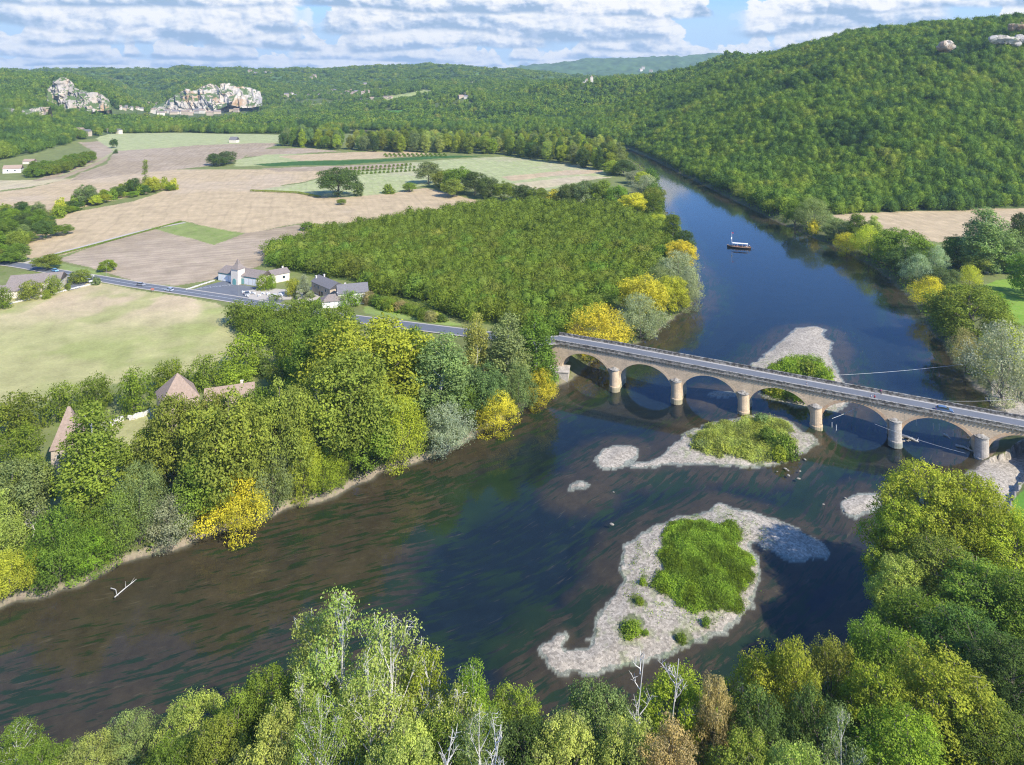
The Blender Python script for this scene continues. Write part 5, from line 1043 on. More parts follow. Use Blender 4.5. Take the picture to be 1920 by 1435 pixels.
# ---------------------------------------------------------------- buildings
def house(label, x, yb, L, D, wh, rh, rz, wall=WALLM, roof=ROOFB, hip=0.0, name='house', z=None, wins=(), door=None, chim=(), group=None, Yd=None, cat='house', overhang=.35, face='f'):
    """foot of the front middle at picture point; L along, D deep, rz turn; hip 0 gable .. 1 pyramid"""
    X, Y = wp(x, yb, 2.0) if Yd is None else ((x-960)/CF*Yd, Yd); zz = gz(X, Y)-.1 if z is None else z
    e = empty(name, (X, Y, zz), rz); tag(e, label, cat, group); h = wh+.1; hx = L/2*hip if hip < 1 else L/2-.01
    w_ = MB(); l, d = L/2, D; ins = min(hx, l-.01) if hip else 0
    if hip: w_.box((0, D/2, h/2-.6), (L, D, h+1.2))
    else: w_.add([(-l, 0, -1.2), (l, 0, -1.2), (l, D, -1.2), (-l, D, -1.2), (-l, 0, h), (l, 0, h), (l, D, h), (-l, D, h), (-l, D/2, h+rh), (l, D/2, h+rh)], [(0, 1, 5, 4), (2, 3, 7, 6), (1, 2, 6, 9, 5), (3, 0, 4, 8, 7), (4, 5, 9, 8), (6, 7, 8, 9)])
    w_.build('wall', wall, e); o = overhang; t = .14; r = MB()
    for dzv in (0.03, ):
        A = [(-l-o, -o, h-o*rh/(D/2)), (l+o, -o, h-o*rh/(D/2)), (l+o, D+o, h-o*rh/(D/2)), (-l-o, D+o, h-o*rh/(D/2)), (-l-(0 if hip else o)+ins, D/2, h+rh), (l+(0 if hip else o)-ins, D/2, h+rh)]
        lo = [(a, b, c+dzv) for a, b, c in A]; hi = [(a, b, c+dzv+t) for a, b, c in A]
        r.add(lo+hi, [(0, 1, 7, 6), (1, 2, 8, 7), (2, 3, 9, 8), (3, 0, 6, 9), (6, 7, 11, 10), (8, 9, 10, 11), (7, 8, 11), (9, 6, 10), (1, 0, 4, 5), (3, 2, 5, 4), (2, 1, 5), (0, 3, 4)])
    ro = r.build('roof', roof, e)
    for cx_, cy_ in chim:
        zc = h+rh*(1-abs(cy_-D/2)/(D/2)); c = MB().box((cx_, cy_, zc+.3), (.8, .6, 1.8)).box((cx_, cy_, zc+1.25), (.95, .75, .14)).build('chimney', WALLM, ro)
    for wx, wz, ww, hh2 in wins:
        f = MB(); f.box((wx, -.03, wz), (ww+.16, .08, hh2+.16)).build('window', WHITE, e); MB().box((wx, -.085, wz), (ww, .04, hh2)).build('pane', GLASS, e.children[-1])
    if door: MB().box((door[0], -.05, door[2]/2+.1), (door[1], .12, door[2])).build('door', WOODM, e)
    return e
A1 = -.42
# roadside building with turret
b = house('long low building with teal fascia left of the pyramid turret and the turret itself', 446, 532, 27, 11, 4.3, 2.1, A1, WALLM, ROOFB, wins=(), name='showroom_building', cat='building')
fa = MB().box((-7.4, -.06, 3.95), (12.0, .10, .5)).box((8.6, -.06, 3.95), (9.5, .10, .5)).build('fascia', TEAL, b)
for k in range(5): MB().box((-12.2+k*2.35, -.05, 1.9), (2.05, .08, 3.0)).build('shutter', WHITE, b)
for k in range(3): MB().box((5.6+k*2.7, -.05, 1.9), (2.3, .08, 3.0)).build('shutter', WHITE, b)
MB().box((3.2, -.06, 1.7), (1.7, .1, 2.8)).build('window', TEAL, b)
tw = MB().box((0, 0, 3.7), (4.6, 4.6, 8.6)); tw_ = tw.build('turret', WALLM, b)
tr_ = MB().add([(-2.7, -2.7, 7.9), (2.7, -2.7, 7.9), (2.7, 2.7, 7.9), (-2.7, 2.7, 7.9), (-1.1, -1.1, 10.0), (1.1, -1.1, 10.0), (1.1, 1.1, 10.0), (-1.1, 1.1, 10.0), (0, 0, 12.9)], [(3, 2, 1, 0), (0, 1, 5, 4), (1, 2, 6, 5), (2, 3, 7, 6), (3, 0, 4, 7), (4, 5, 8), (5, 6, 8), (6, 7, 8), (7, 4, 8)]); tr_.build('turret_roof', ROOFB, tw_)
MB().prism([(-1.1, 0), (1.1, 0), (1.1, 2.2), (.8, 2.9), (0, 3.3), (-.8, 2.9), (-1.1, 2.2)], -2.42, -2.3).build('door', TEAL, tw_)
house('plain gabled end block of the roadside building with a tall chimney', 527, 529, 9, 8, 4.2, 1.6, A1+1.15, WALLM, ROOFB, chim=((3.6, 6.5),), wins=((1.5, 2.4, 1.3, 1.2),), name='building_wing', cat='building')
# farm
house('long farmhouse with a roof half grey and half brown beside the conifer', 601, 556, 17.5, 8, 5.4, 2.3, -.80, WALLS, ROOFG, chim=((-8, 2.0), (-6, 5.2)), wins=((-5.5, 3.9, .9, 1.2), (-2, 3.9, .9, 1.2), (1.5, 1.6, 1.8, 2.2), (4.8, 3.9, .9, 1.2), (7, 1.6, 1.2, 2.0)), door=(-.8, 1.1, 2.2), name='farmhouse')
house('low hip-roofed outbuilding with pale walls at the roadside', 630, 578, 12, 7, 3.1, 2.0, .35, WALLW, ROOFB, hip=.5, wins=((3.5, 1.6, 1.2, 1.0),), name='outbuilding')
house('grey-roofed house with a tall white gable facing the lawn', 662, 572, 13.5, 9, 5.6, 2.9, .32, WALLW, ROOFG, wins=((1, 1.7, 1, 1.3), (4.5, 1.7, 1.0, 2.0)), chim=((-3, 6.5),), name='farmhouse')
# left
house('large brown-roofed house at the left edge of the road', 62, 548, 22, 12, 4.3, 3.0, .30, WALLM, ROOFB, wins=((4, 2.4, 1, 1.4), (8, 2.4, 1, 1.4), (-4, 2.4, 1, 1.4)), name='house')
house('lower brown-roofed wing in front of the left-edge house', 20, 560, 20, 8, 3.4, 2.0, .30, WALLM, ROOFB, wins=((5, 1.7, 1, 1.2),), name='outbuilding')
house('white-walled house among trees at the far left', 22, 325, 17, 9, 5.0, 3.4, .35, WALLW, ROOFP, wins=((-4, 3, 1.4, 1.4), (3, 3, 1.4, 1.4)), name='house'); house('small house just above the white one at the far left', 52, 308, 12, 8, 3.4, 2.4, .1, WALLM, ROOFP, name='house')
house('barn standing at the edge of the pale green field', 436, 268, 13, 9, 5, 4.5, -.2, WALLM, ROOFG, name='barn', cat='barn')
# river hamlet hidden in the trees of the near woods
house('tall narrow tower house with a steep pink roof left of the lawn', 122, 890, 6.2, 7.5, 9.5, 8.2, .35, WALLS, ROOFP, hip=.9, name='tower_house', wins=((-1.4, 7, .7, 1.0),), Yd=177, z=2)
house('house with a small pyramid roof poking above the trees', 338, 800, 10, 10, 8.4, 6.0, .6, WALLS, ROOFP, hip=1, name='pavilion', Yd=205, z=2)
house('long house behind the trees with a pink and grey roof and a white chimney', 430, 770, 14, 7.5, 4.0, 3.0, .35, WALLS, ROOFP, chim=((3.5, 4.25),), name='house', Yd=214, z=2)
def rubble(label, x0, y0, x1, y1, h, w_, seed, mat):
    rg = random.Random(seed); a = Vector((*wp(x0, y0, 2), 0)); b2 = Vector((*wp(x1, y1, 2), 0)); L = (b2-a).length; m_ = MB(); n = int(L/.55)
    for k in range(n):
        for j in range(2):
            p = a.lerp(b2, (k+rg.random()*.3)/n); m_.box((p.x-a.x+rg.uniform(-w_, w_)*.3, p.y-a.y+rg.uniform(-w_, w_)*.3, h*(.25+.5*j)*rg.uniform(.8, 1.1)), (rg.uniform(.5, .9), rg.uniform(.4, w_), h*.55), rg.uniform(-.3, .3), rg.uniform(.75, 1))
    e = m_.build('stone_wall', mat, None, (a.x, a.y, gz(a.x, a.y)-.1)); tag(e, label, 'wall')
LIME = simple('white_stone', (.66, .63, .57), .9, 1.3, .25)
rubble('white ruined garden wall, longer right piece', 243, 788, 292, 774, 1.5, .9, 1, LIME); rubble('white ruined garden wall, short middle piece', 208, 796, 234, 789, 1.5, 1.4, 2, LIME); rubble('tiny leftmost piece of the white garden wall', 190, 797, 200, 795, .9, .9, 3, LIME)
rubble('low pale stone wall in front of the roadside trees on the left', 0, 575, 190, 530, .8, .5, 4, LIME); rubble('low pale wall along the forecourt of the long building', 349, 544, 402, 527, .7, .5, 5, LIME); rubble('rough stone weir along the bank under the silver willow', 1848, 737, 1915, 760, .9, 1.2, 6, STN)
# hedges
def hedge(label, pts, w_, h, colr, seed):
    P = [Vector((*wp(x, y, 2), 0)) for x, y in pts]; rg = np.random.default_rng(seed); Q = []; N = []
    for a, b2 in zip(P[:-1], P[1:]):
        n = int((b2-a).length*w_*34); t = rg.random(n)[:, None]; c0 = np.array(a)[None]*(1-t)+np.array(b2)[None]*t; ang = rg.uniform(0, math.pi, n); r = rg.uniform(.85, 1.1, n); d = np.array((b2-a).normalized()); nn = np.array((d[1], -d[0], 0))
        of = np.cos(ang)[:, None]*nn*w_/2*r[:, None]; z = np.sin(ang)**.5*h*r; q = c0+of; q[:, 2] = z; Q.append(q); m_ = np.cos(ang)[:, None]*nn; m_[:, 2] = np.sin(ang); N.append(m_+rg.normal(size=m_.shape)*.5)
    Q = np.concatenate(Q); N = np.concatenate(N); o = Q[0].copy(); o[2] = 0; N /= np.linalg.norm(N, axis=1, keepdims=True); V, F = quads(Q-o, N, .42, .8, rg); me = fast_mesh('hedge', V, F, [LEAF]); A = np.repeat(np.column_stack([rg.random(len(Q)), rg.random(len(Q))*.4, 0*Q[:, 0]]), 4, 0)
    a = me.attributes.new('lf', 'FLOAT_VECTOR', 'POINT'); a.data.foreach_set('vector', A.astype(np.float32).ravel()); e = link('hedge', me, None, (o[0], o[1], 2.0)); e.color = (*COLS[colr], 1); tag(e, label, 'hedge')
hedge('rounded clipped hedge in front of the farm courtyard', [(562, 571), (580, 577), (598, 572), (605, 565)], 3.2, 2.4, 'bright', 1); hedge('dark clipped hedge beside the terrace', [(506, 561), (526, 566)], 2.6, 2.4, 'green', 2)
hedge('thin hedge between the pale meadow and the stubble', [(470, 359), (520, 361), (560, 363), (600, 371)], 3.0, 1.6, 'olive', 3); hedge('low hedge along the farm track', [(60, 491), (180, 460), (340, 416)], 1.6, .8, 'green', 4)
k = 0
for yb in (545, 552, 560, 568):
    k += 1; hedge(['uppermost', 'second', 'third', 'lowest'][k-1]+' vine row in the garden strip', [(706+k*8, yb+10), (800+k*10, yb+38)], 1.3, 1.5, 'olive', 20+k)
# ---------------------------------------------------------------- cliffs
def ipl(pts, n):
    P = np.array(pts, float); d = np.r_[0, np.cumsum(np.hypot(*np.diff(P, axis=0).T))]; t = np.linspace(0, d[-1], n); return np.column_stack([np.interp(t, d, P[:, 0]), np.interp(t, d, P[:, 1])])
def cliff(label, bot, top, Yb, Yt, mat, seed, ns=180, nt=60, amp=9, parent=None):
    B = ipl(bot, ns); T = ipl(top, ns); rg = seed*7.7; V = []
    bw = np.array([((x-960)/CF*Yb, Yb, zat(y, Yb)-4) for x, y in B]); tw_ = np.array([((x-960)/CF*Yt, Yt, zat(y, Yt)) for x, y in T]); o = bw[0].copy()
    for j in range(nt+1):
        t = j/nt; s = np.linspace(0, 1, ns); P = bw*(1-t)+tw_*t; w_ = bw[:, 0]
        crag = np.abs(fbm(w_/28+rg, P[:, 2]/70, seed, 4)-.5)*2; led = fbm(w_/60+rg, P[:, 2]/9, seed+5, 3)-.5; fine_ = fbm(w_/7, P[:, 2]/12, seed+9, 3)-.5
        P[:, 1] += -amp*3.4*(.5-crag)-amp*1.6*led-amp*1.5*fine_; P[:, 2] += (fbm(w_/16, w_*0+rg, seed+2, 3)-.5)*amp*1.1*t; V.append(P)
    L = V[-1].copy(); L[:, 1] += 14; L[:, 2] -= 40; V.append(L); V = np.concatenate(V)-o
    ii = np.arange((nt+2)*ns).reshape(nt+2, ns); F = np.stack([ii[:-1, :-1], ii[:-1, 1:], ii[1:, 1:], ii[1:, :-1]], -1).reshape(-1, 4); e = link('cliff', fast_mesh('cliff', V, F, [mat]), parent, tuple(o))
    if not parent: tag(e, label, 'cliff')
    return e
cliff('broken limestone cliff on the hill at the upper left', [(98, 207), (125, 207), (160, 210), (185, 206), (212, 203)], [(98, 168), (106, 153), (122, 147), (140, 152), (152, 166), (175, 172), (195, 176), (212, 190)], 1590, 1625, ROCK, 3, amp=10)
cliff('low cliff band at the very left edge', [(-20, 221), (30, 221), (60, 216), (95, 214)], [(-20, 203), (20, 203), (50, 204), (95, 200)], 1290, 1310, ROCK, 5, ns=80, nt=20, amp=6)
cliff('big pale cliff rising above the village roofs', [(276, 213), (320, 214), (365, 212), (405, 205), (425, 198), (440, 186)], [(276, 208), (300, 196), (322, 184), (335, 176), (352, 166), (362, 171), (385, 160), (398, 158), (412, 164), (440, 166)], 2165, 2240, ROCKP, 8, 260, 70, 11)
cliff('upper pale cliff right of the village cliff', [(414, 190), (440, 196), (452, 200), (470, 200), (494, 196)], [(414, 156), (430, 155), (447, 162), (468, 163), (490, 172)], 2180, 2235, ROCKP, 11, 80, 20, 7)
def crag(label, x, y, w_, h, Y, seed):
    X = (x-960)/CF*Y; z = zat(y, Y); rg = np.random.default_rng(seed); m_ = MB()
    for k in range(9): m_.ell((rg.uniform(-w_/2, w_/2), rg.uniform(-2, 2), rg.uniform(-h*.2, h*.2)), (rg.uniform(.12, .3)*w_, 5, rg.uniform(.3, .6)*h), 9, 6)
    me = m_.mesh('rock', ROCKP); V = np.array([v.co for v in me.vertices]); 
    for v in me.vertices: v.co += Vector(((vnoise(np.array([v.co.x*.5]), np.array([v.co.z*.6]), seed)[0]-.5)*3, (vnoise(np.array([v.co.x*.4+9]), np.array([v.co.z*.5]), seed)[0]-.5)*5, 0))
    tag(link('rock_outcrop', me, None, (X, Y, z)), label, 'rock')
def hill_Y(x, y, off=0):
    Ys = np.linspace(560, 1500, 500); zz = tz((x-960)/CF*Ys, Ys)+off; p = HY+CF*(CH-zz)/Ys; i = np.where(p <= y)[0]; return Ys[i[0]] if len(i) else 900
for r in [('pale rock showing through the trees high on the right hill', 1768, 87, 34, 20, 1), ('long pale rock face near the right edge of the hilltop', 1890, 76, 60, 18, 2), ('small pale rock above the long one at the right edge', 1912, 50, 26, 14, 3)]: Yc = hill_Y(r[1], r[2], 9); crag(r[0], r[1], r[2], r[3]*Yc/CF, r[4]*Yc/CF*1.0, Yc-20, r[5])
# ---------------------------------------------------------------- distant houses
rg = random.Random(4); nh = 0
WC = [WALLM, WALLS, WALLS, WALLM]; RC = [ROOFB, ROOFP, ROOFP, ROOFG]
def far_house(x, y, Y, label, group, s=1.0, wide=None):
    Ys = np.linspace(Y*.86, Y*1.16, 120); pz = HY+CF*(CH-tz((x-960)/CF*Ys, Ys))/Ys; hit = np.where(pz <= y)[0]; Y = float(Ys[hit[0]]) if len(hit) else Y
    X = (x-960)/CF*Y; zt = gz(X, Y); z = zt+1; L = (wide or rg.uniform(9, 17))*s; D = rg.uniform(8, 10)*s; h = rg.uniform(5, 8.5)*s
    e = empty('house', (X, Y, z-1), rg.uniform(-.5, .6)); tag(e, label, 'house', group); w_ = MB(); zb = min(0, zt-z-2); rh = rg.uniform(2.2, 3.6)*s; l = L/2
    w_.add([(-l, 0, zb), (l, 0, zb), (l, D, zb), (-l, D, zb), (-l, 0, h), (l, 0, h), (l, D, h), (-l, D, h), (-l, D/2, h+rh), (l, D/2, h+rh)], [(0, 1, 5, 4), (2, 3, 7, 6), (1, 2, 6, 9, 5), (3, 0, 4, 8, 7), (4, 5, 9, 8), (6, 7, 8, 9)]); w_.build('wall', rg.choice(WC), e)
    o = .4; MB().add([(-l-o, -o, h-.2), (l+o, -o, h-.2), (l+o, D+o, h-.2), (-l-o, D+o, h-.2), (-l-o, D/2, h+rh+.2), (l+o, D/2, h+rh+.2)], [(0, 1, 5, 4), (2, 3, 4, 5), (1, 2, 5), (3, 0, 4)]).build('roof', rg.choice(RC), e)
for i in range(60):
    x = 276+i*3.5+rg.uniform(-3, 3); lo = np.interp(x, [276, 320, 370, 420, 450, 490], [213, 217, 217, 212, 207, 203]); y = lo+rg.uniform(-11, 3.0)-(rg.random() < .25)*6
    far_house(x, y, 2130-rg.uniform(0, 40)+(lo-y)*4, 'pale stone house of the village packed under the cliff', 'houses of the cliff village', 1.25)
for i in range(12): far_house(rg.uniform(405, 452), rg.uniform(184, 196), 2150, 'house on the slope below the upper cliff', 'houses below the upper cliff', .9)
for i in range(9): far_house(213+i*8+rg.uniform(-3, 3), rg.uniform(203, 208), 2000, 'small house left of the cliff village', 'houses left of the cliff village', .8)
for i in range(36): x = 534+i*4.5+rg.uniform(-3, 3); far_house(x, 178+rg.uniform(-6, 5), 2560, 'white house of the distant village in the middle of the far slope', 'houses of the distant village', 1.15)
for x, y in ((702, 196), (712, 199), (722, 186), (731, 187), (697, 190), (715, 190), (690, 200), (680, 192)): far_house(x, y, 1880, 'house of the hamlet left of the wooded ridge', 'houses of the middle hamlet')
for x, y in ((805, 188), (835, 187), (843, 184), (856, 186), (866, 184), (873, 187), (876, 181)): far_house(x, y, 1880, 'house of the hamlet on the ridge slope', 'houses of the ridge hamlet')
for x, y, Y in ((468, 138, 3200), (480, 140, 3200), (495, 139, 3200), (505, 140, 3200), (582, 150, 3000), (588, 147, 3000), (685, 161, 2900), (1203, 134, 6900), (1220, 137, 6900), (1206, 131, 6900)): far_house(x, y, Y, 'isolated white house high on the far slope', 'isolated houses on the far slopes', 1.5 if Y < 5000 else 2.5)
for x, y in ((150, 258), (160, 256), (196, 248), (205, 251), (212, 247), (219, 252), (189, 245), (147, 252)): far_house(x, y-1, 1255, 'house among trees at the far end of the left fields', 'houses at the end of the left fields', .9)
Yc = 2240; ce = empty('small_castle', ((1104-960)/CF*Yc, Yc, zat(157, Yc)), 0); tag(ce, 'small turreted castle alone on the wooded ridge in the middle distance', 'castle'); MB().box((0, 0, 2), (24, 14, 20)).build('wall', WALLM, ce); MB().box((-20, 0, 0), (18, 10, 12)).build('wing', WALLM, ce)
MB().box((9, -2, 6), (9, 9, 28)).build('tower', WALLM, ce); MB().tube([(9, -2, 20), (9, -2, 27)], [6.4, .1], 4).build('tower_roof', ROOFP, ce); MB().tube([(-6, -2, 12), (-6, -2, 17)], [9, .2], 4).build('roof', ROOFP, ce)
# ---------------------------------------------------------------- people, cars, boat, street furniture
def skin_body(name, nodes, edges, mat, parent, root=0):
    me = bpy.data.meshes.new(name); me.from_pydata([n[:3] for n in nodes], edges, []); o = link(name, me, parent); me.materials.append(mat)
    md = o.modifiers.new('skin', 'SKIN'); 
    if not me.skin_vertices: 
        me.attributes  # the modifier adds the layer itself
    sv = me.skin_vertices[0].data if me.skin_vertices else None
    if sv:
        for i, n_ in enumerate(nodes): sv[i].radius = (n_[3], n_[3]); sv[i].use_root = (i == root)
    s = o.modifiers.new('smooth', 'SUBSURF'); s.levels = 1; s.render_levels = 1; return o
def person(loc, rz, label, top, trou=NAVY, seated=False, group=None, hair=HAIR):
    e = empty('person', loc, rz); tag(e, label, 'person', group); zh = .50 if seated else .92
    N_ = [(0, 0, zh, .13), (0, 0, zh+.25, .12), (0, 0, zh+.46, .145), (0, 0, zh+.58, .06), (0, -.01, zh+.66, .075), (0, -.01, zh+.78, .085)]; E = [(0, 1), (1, 2), (2, 3), (3, 4), (4, 5)]
    for s in (-1, 1):
        b = len(N_)
        if seated: N_ += [(s*.09, 0, zh-.02, .09), (s*.11, -.42, zh+.0, .065), (s*.11, -.45, .08, .045), (s*.11, -.60, .05, .035)]
        else: N_ += [(s*.09, 0, zh-.06, .09), (s*.10, -.12*s-.02, .5, .065), (s*.10, .12*s, .09, .045), (s*.10, .12*s-.15, .04, .035)]
        E += [(0, b), (b, b+1), (b+1, b+2), (b+2, b+3)]; b = len(N_)
        N_ += [(s*.19, 0, zh+.48, .055), (s*.25, .06*s, zh+.20, .042), (s*.26, -.10+.08*s, zh-.02, .032), (s*.26, -.13+.08*s, zh-.09, .035)]; E += [(2, b), (b, b+1), (b+1, b+2), (b+2, b+3)]
        for q in range(5):
            c = len(N_); dx = (q-2)*.016; L = (.05, .085, .09, .082, .065)[q]
            N_ += [(s*.26+dx, -.14+.08*s-(.03 if q == 0 else 0), zh-.09-L*.6, .009), (s*.26+dx, -.12+.08*s-(.035 if q == 0 else 0), zh-.09-L*1.15, .008)]; E += [(b+3, c), (c, c+1)]
    body = skin_body('body', N_, E, SKIN, e)
    sh = [(0, 0, zh+.02, .16), (0, 0, zh+.26, .15), (0, 0, zh+.46, .17), (.2, 0, zh+.47, .085), (.235, .02, zh+.3, .07), (-.2, 0, zh+.47, .085), (-.235, -.02, zh+.3, .07)]; skin_body('shirt', sh, [(0, 1), (1, 2), (2, 3), (3, 4), (2, 5), (5, 6)], top, e)
    t = [(0, 0, zh, .155)]; te = []
    for s in (-1, 1):
        b = len(t); t += ([(s*.09, 0, zh-.04, .11), (s*.11, -.42, zh+.0, .085), (s*.11, -.45, .14, .06)] if seated else [(s*.09, 0, zh-.08, .11), (s*.10, -.12*s-.02, .5, .085), (s*.10, .12*s, .13, .06)]); te += [(0, b), (b, b+1), (b+1, b+2)]
    skin_body('trousers', t, te, trou, e); MB().ell((0, .02, zh+.81), (.095, .105, .09), 10, 6).build('hair', hair, e); MB().ell((0, -.10, zh+.75), (.014, .022, .02), 6, 4).build('nose', SKIN, e); return e
rzb = math.atan2(PD[1], PD[0])
def on_bridge(i, off): p = bpt(i, off); return (p[0], p[1], dz(i*SPAN)+.17)
def bridge_i(x, off, z=10.2):   # span number where a picture column meets the deck
    for k in range(7000):
        i = -1+k*.001; p = bpt(i, off)
        if 960+CF*p[0]/p[1] >= x: return i
person(on_bridge(bridge_i(1652, -2.7), -2.7), 2.0, 'walker in a pink top near the far parapet of the bridge', PINK); person(on_bridge(bridge_i(1640, 2.7), 2.7), 2.3, 'walker in a red top on the near pavement of the bridge', RED); person(on_bridge(bridge_i(1633, 3.1), 2.95), 1.8, 'walker in a pale shirt leaning at the near parapet', WHITE)
person(on_bridge(bridge_i(1512, 3.0), 2.9), 2.1, 'walker in a white shirt by the near parapet, left of the others', WHITE, NAVY)
def paint(c): return simple('car_paint', c, .28, spec=.6)
def car(loc, rz, c, label, name='parked_car', cat='car', tall=0.0):
    e = empty(name, loc, rz); tag(e, label, cat); pm = paint(c); W2 = .86; t = tall
    low = [(-2.15, .32), (-2.18, .62), (-2.05, .86), (-1.3, .95), (1.0, .97), (1.85, .84), (2.12, .62), (2.12, .32)]; b = MB().prism(low, -W2, W2); b.build('body', pm, e)
    cab = [(-1.85, .93), (-1.55, 1.38+t), (-1.1, 1.46+t), (.15, 1.46+t), (.45, 1.38+t), (1.15, .95)]; vs = [(x, s*(W2-.06 if z < 1.0 else W2-.2), z) for s in (-1, 1) for x, z in cab]; n = 6
    MB().add(vs, [tuple(range(n)), tuple(range(2*n-1, n-1, -1))]+[(i, i+n, (i+1) % n+n, (i+1) % n) for i in range(n)]).build('window', GLASS, e)
    MB().add([(x, s*(W2-.19), z+.012) for s in (-1, 1) for x, z in cab[1:5]]+[(x, s*(W2-.19), z+.05) for s in (-1, 1) for x, z in cab[1:5]], [(0, 1, 5, 4), (1, 2, 6, 5), (2, 3, 7, 6), (8, 12, 13, 9), (9, 13, 14, 10), (10, 14, 15, 11), (0, 8, 9, 1), (1, 9, 10, 2), (2, 10, 11, 3), (4, 5, 13, 12), (5, 6, 14, 13), (6, 7, 15, 14), (3, 11, 15, 7), (0, 4, 12, 8)]).build('roof', pm, e)
    for sx_ in (-1.32, 1.35):
        for sy_ in (-1, 1):
            w_ = MB().tube([(sx_, sy_*.72, .33), (sx_, sy_*.92, .33)], .33, 16).build('wheel', RUB, e); MB().tube([(sx_, sy_*.90, .33), (sx_, sy_*.935, .33)], .18, 10).build('rim', simple('alloy', (.5, .5, .5), .3, metal=.8), w_)
    for sy_ in (-1, 1): MB().box((2.10, sy_*.62, .68), (.06, .32, .14)).build('headlight', WHITE, e); MB().box((-2.16, sy_*.66, .74), (.06, .26, .14)).build('tail_light', RED, e)
    return e
i_ = bridge_i(1771, .9); car(on_bridge(i_, 1.0)[:2]+(dz(i_*SPAN)+.06,), rzb, (.10, .16, .26), 'dark blue-grey car driving over the right part of the bridge', 'car')
def oncar(x, y, c, label, rz, **k): X, Y = wp(x, y, 2.2); car((X, Y, 2.19), rz, c, label, **k)
oncar(264, 535.5, (.30, .31, .33), 'silver-grey car on the road by the meadow, left of the other', -.33, name='car'); oncar(317, 545.5, (.45, .52, .60), 'pale blue car on the road by the meadow, right of the other', math.pi-.33, name='car')
oncar(103, 509, (.20, .42, .62), 'blue car half hidden under the roadside tree at the junction', -.5); oncar(676, 519, (.75, .75, .74), 'white car parked at the orchard edge behind the farm', -.6); oncar(466, 552, (.2, .22, .25), 'dark car at the right end of the forecourt', .4); oncar(166, 529, (.7, .7, .7), 'white van-like car by the roadside tree', -.5, tall=.25)
def lamp(x, y, h, label):
    X, Y = wp(x, y, 2); e = empty('street_lamp', (X, Y, gz(X, Y)), 0); tag(e, label, 'street lamp'); MB().tube([(0, 0, 0), (0, 0, h)], [.09, .05], 8).build('pole', simple('galvanised', (.4, .41, .42), .5, metal=.5), e); a = MB().tube([(0, 0, h), (.5, 0, h+.25), (1.1, 0, h+.25)], .04, 6).build('arm', DARKM, e); MB().box((1.3, 0, h+.23), (.6, .22, .12)).build('lamp_head', WHITE, a)
lamp(448, 556, 9, 'tall street lamp at the corner of the forecourt'); lamp(199, 519, 7, 'street lamp beside the lone dark tree at the field edge'); lamp(627, 586, 8, 'street lamp by the low roadside outbuilding')
def sign(x, y, w_, h, label, mat):
    X, Y = wp(x, y, 2); e = empty('road_sign', (X, Y, gz(X, Y)), 0); tag(e, label, 'sign'); MB().tube([(-w_*.35, 0, 0), (-w_*.35, 0, h)], .05, 6).tube([(w_*.35, 0, 0), (w_*.35, 0, h)], .05, 6).build('post', DARKM, e); MB().box((0, -.06, h-.5), (w_, .05, 1.0)).build('panel', mat, e)
sign(286, 549, 1.6, 2.2, 'small reddish sign at the meadow corner by the road', simple('sign_red', (.5, .2, .15), .6)); sign(174, 526, 1.6, 3.0, 'upright white sign at the end of the roadside wall', WHITE)
def table(x, y, k):
    X, Y = wp(x, y, 2.2); e = empty('garden_table', (X, Y, 2.18), 0); tag(e, 'white table on the pale terrace of the roadside building', 'table', 'white tables of the terrace'); MB().tube([(0, 0, .70), (0, 0, .75)], .5, 12).build('table_top', WHITE, e); MB().tube([(0, 0, 0), (0, 0, .7)], [.2, .06], 8).build('leg', WHITE, e)
def chair(x, y, rz):
    X, Y = wp(x, y, 2.2); e = empty('garden_chair', (X, Y, 2.18), rz); tag(e, 'white plastic chair on the pale terrace of the roadside building', 'chair', 'white chairs of the terrace'); MB().box((0, 0, .43), (.46, .46, .05)).build('seat', WHITE, e); MB().box((0, .22, .68), (.46, .05, .46)).build('backrest', WHITE, e)
    for a in (-.19, .19):
        for b in (-.19, .19): MB().box((a, b, .2), (.05, .05, .41)).build('leg', WHITE, e)
for i in range(11):
    x = 455+i*7.6+rg.uniform(-2, 2); y = 552+rg.uniform(-4, 5); table(x, y, i)
    for q in range(3): chair(x+2.6*math.cos(q*2.1+i), y+1.1*math.sin(q*2.1+i), q*2.1+i)
# river boat
BX, BY = wp(1386, 465, 0); bo = empty('river_barge', (BX, BY, 0), -.35+math.pi); tag(bo, 'wooden sightseeing barge with a mast, furled sail and white awning on the river', 'boat'); HULL = simple('tarred_hull', (.05, .035, .025), .6); DECK = simple('deck_wood', (.42, .25, .13), .7)
S_ = [(-7.0, .7, .95, 1.1), (-5.5, 1.5, .9, .9), (-2, 1.9, .85, .85), (2, 1.9, .85, .85), (5, 1.4, .95, 1.0), (7.2, .25, 1.4, 1.6)]; vs = []; fs = []
for x, w_, z, _ in S_: vs += [(x, -w_, z), (x, -w_*.75, -.35), (x, w_*.75, -.35), (x, w_, z)]
for k in range(5): b_ = k*4; fs += [(b_, b_+1, b_+5, b_+4), (b_+1, b_+2, b_+6, b_+5), (b_+2, b_+3, b_+7, b_+6)]
fs += [(0, 3, 2, 1), (20, 21, 22, 23)]; MB().add(vs, fs).build('hull', HULL, bo)
vs = []; fs = []
for x, w_, z, _ in S_: vs += [(x, -w_*.97, z-.28), (x, w_*.97, z-.28)]
MB().add(vs, [(2*k, 2*k+2, 2*k+3, 2*k+1) for k in range(5)]).build('deck', DECK, bo)
for s in (-1, 1): MB().tube([(x, s*w_*1.02, z+.02) for x, w_, z, _ in S_], .09, 5).build('gunwale', simple('oak_rail', (.50, .33, .20), .7), bo)
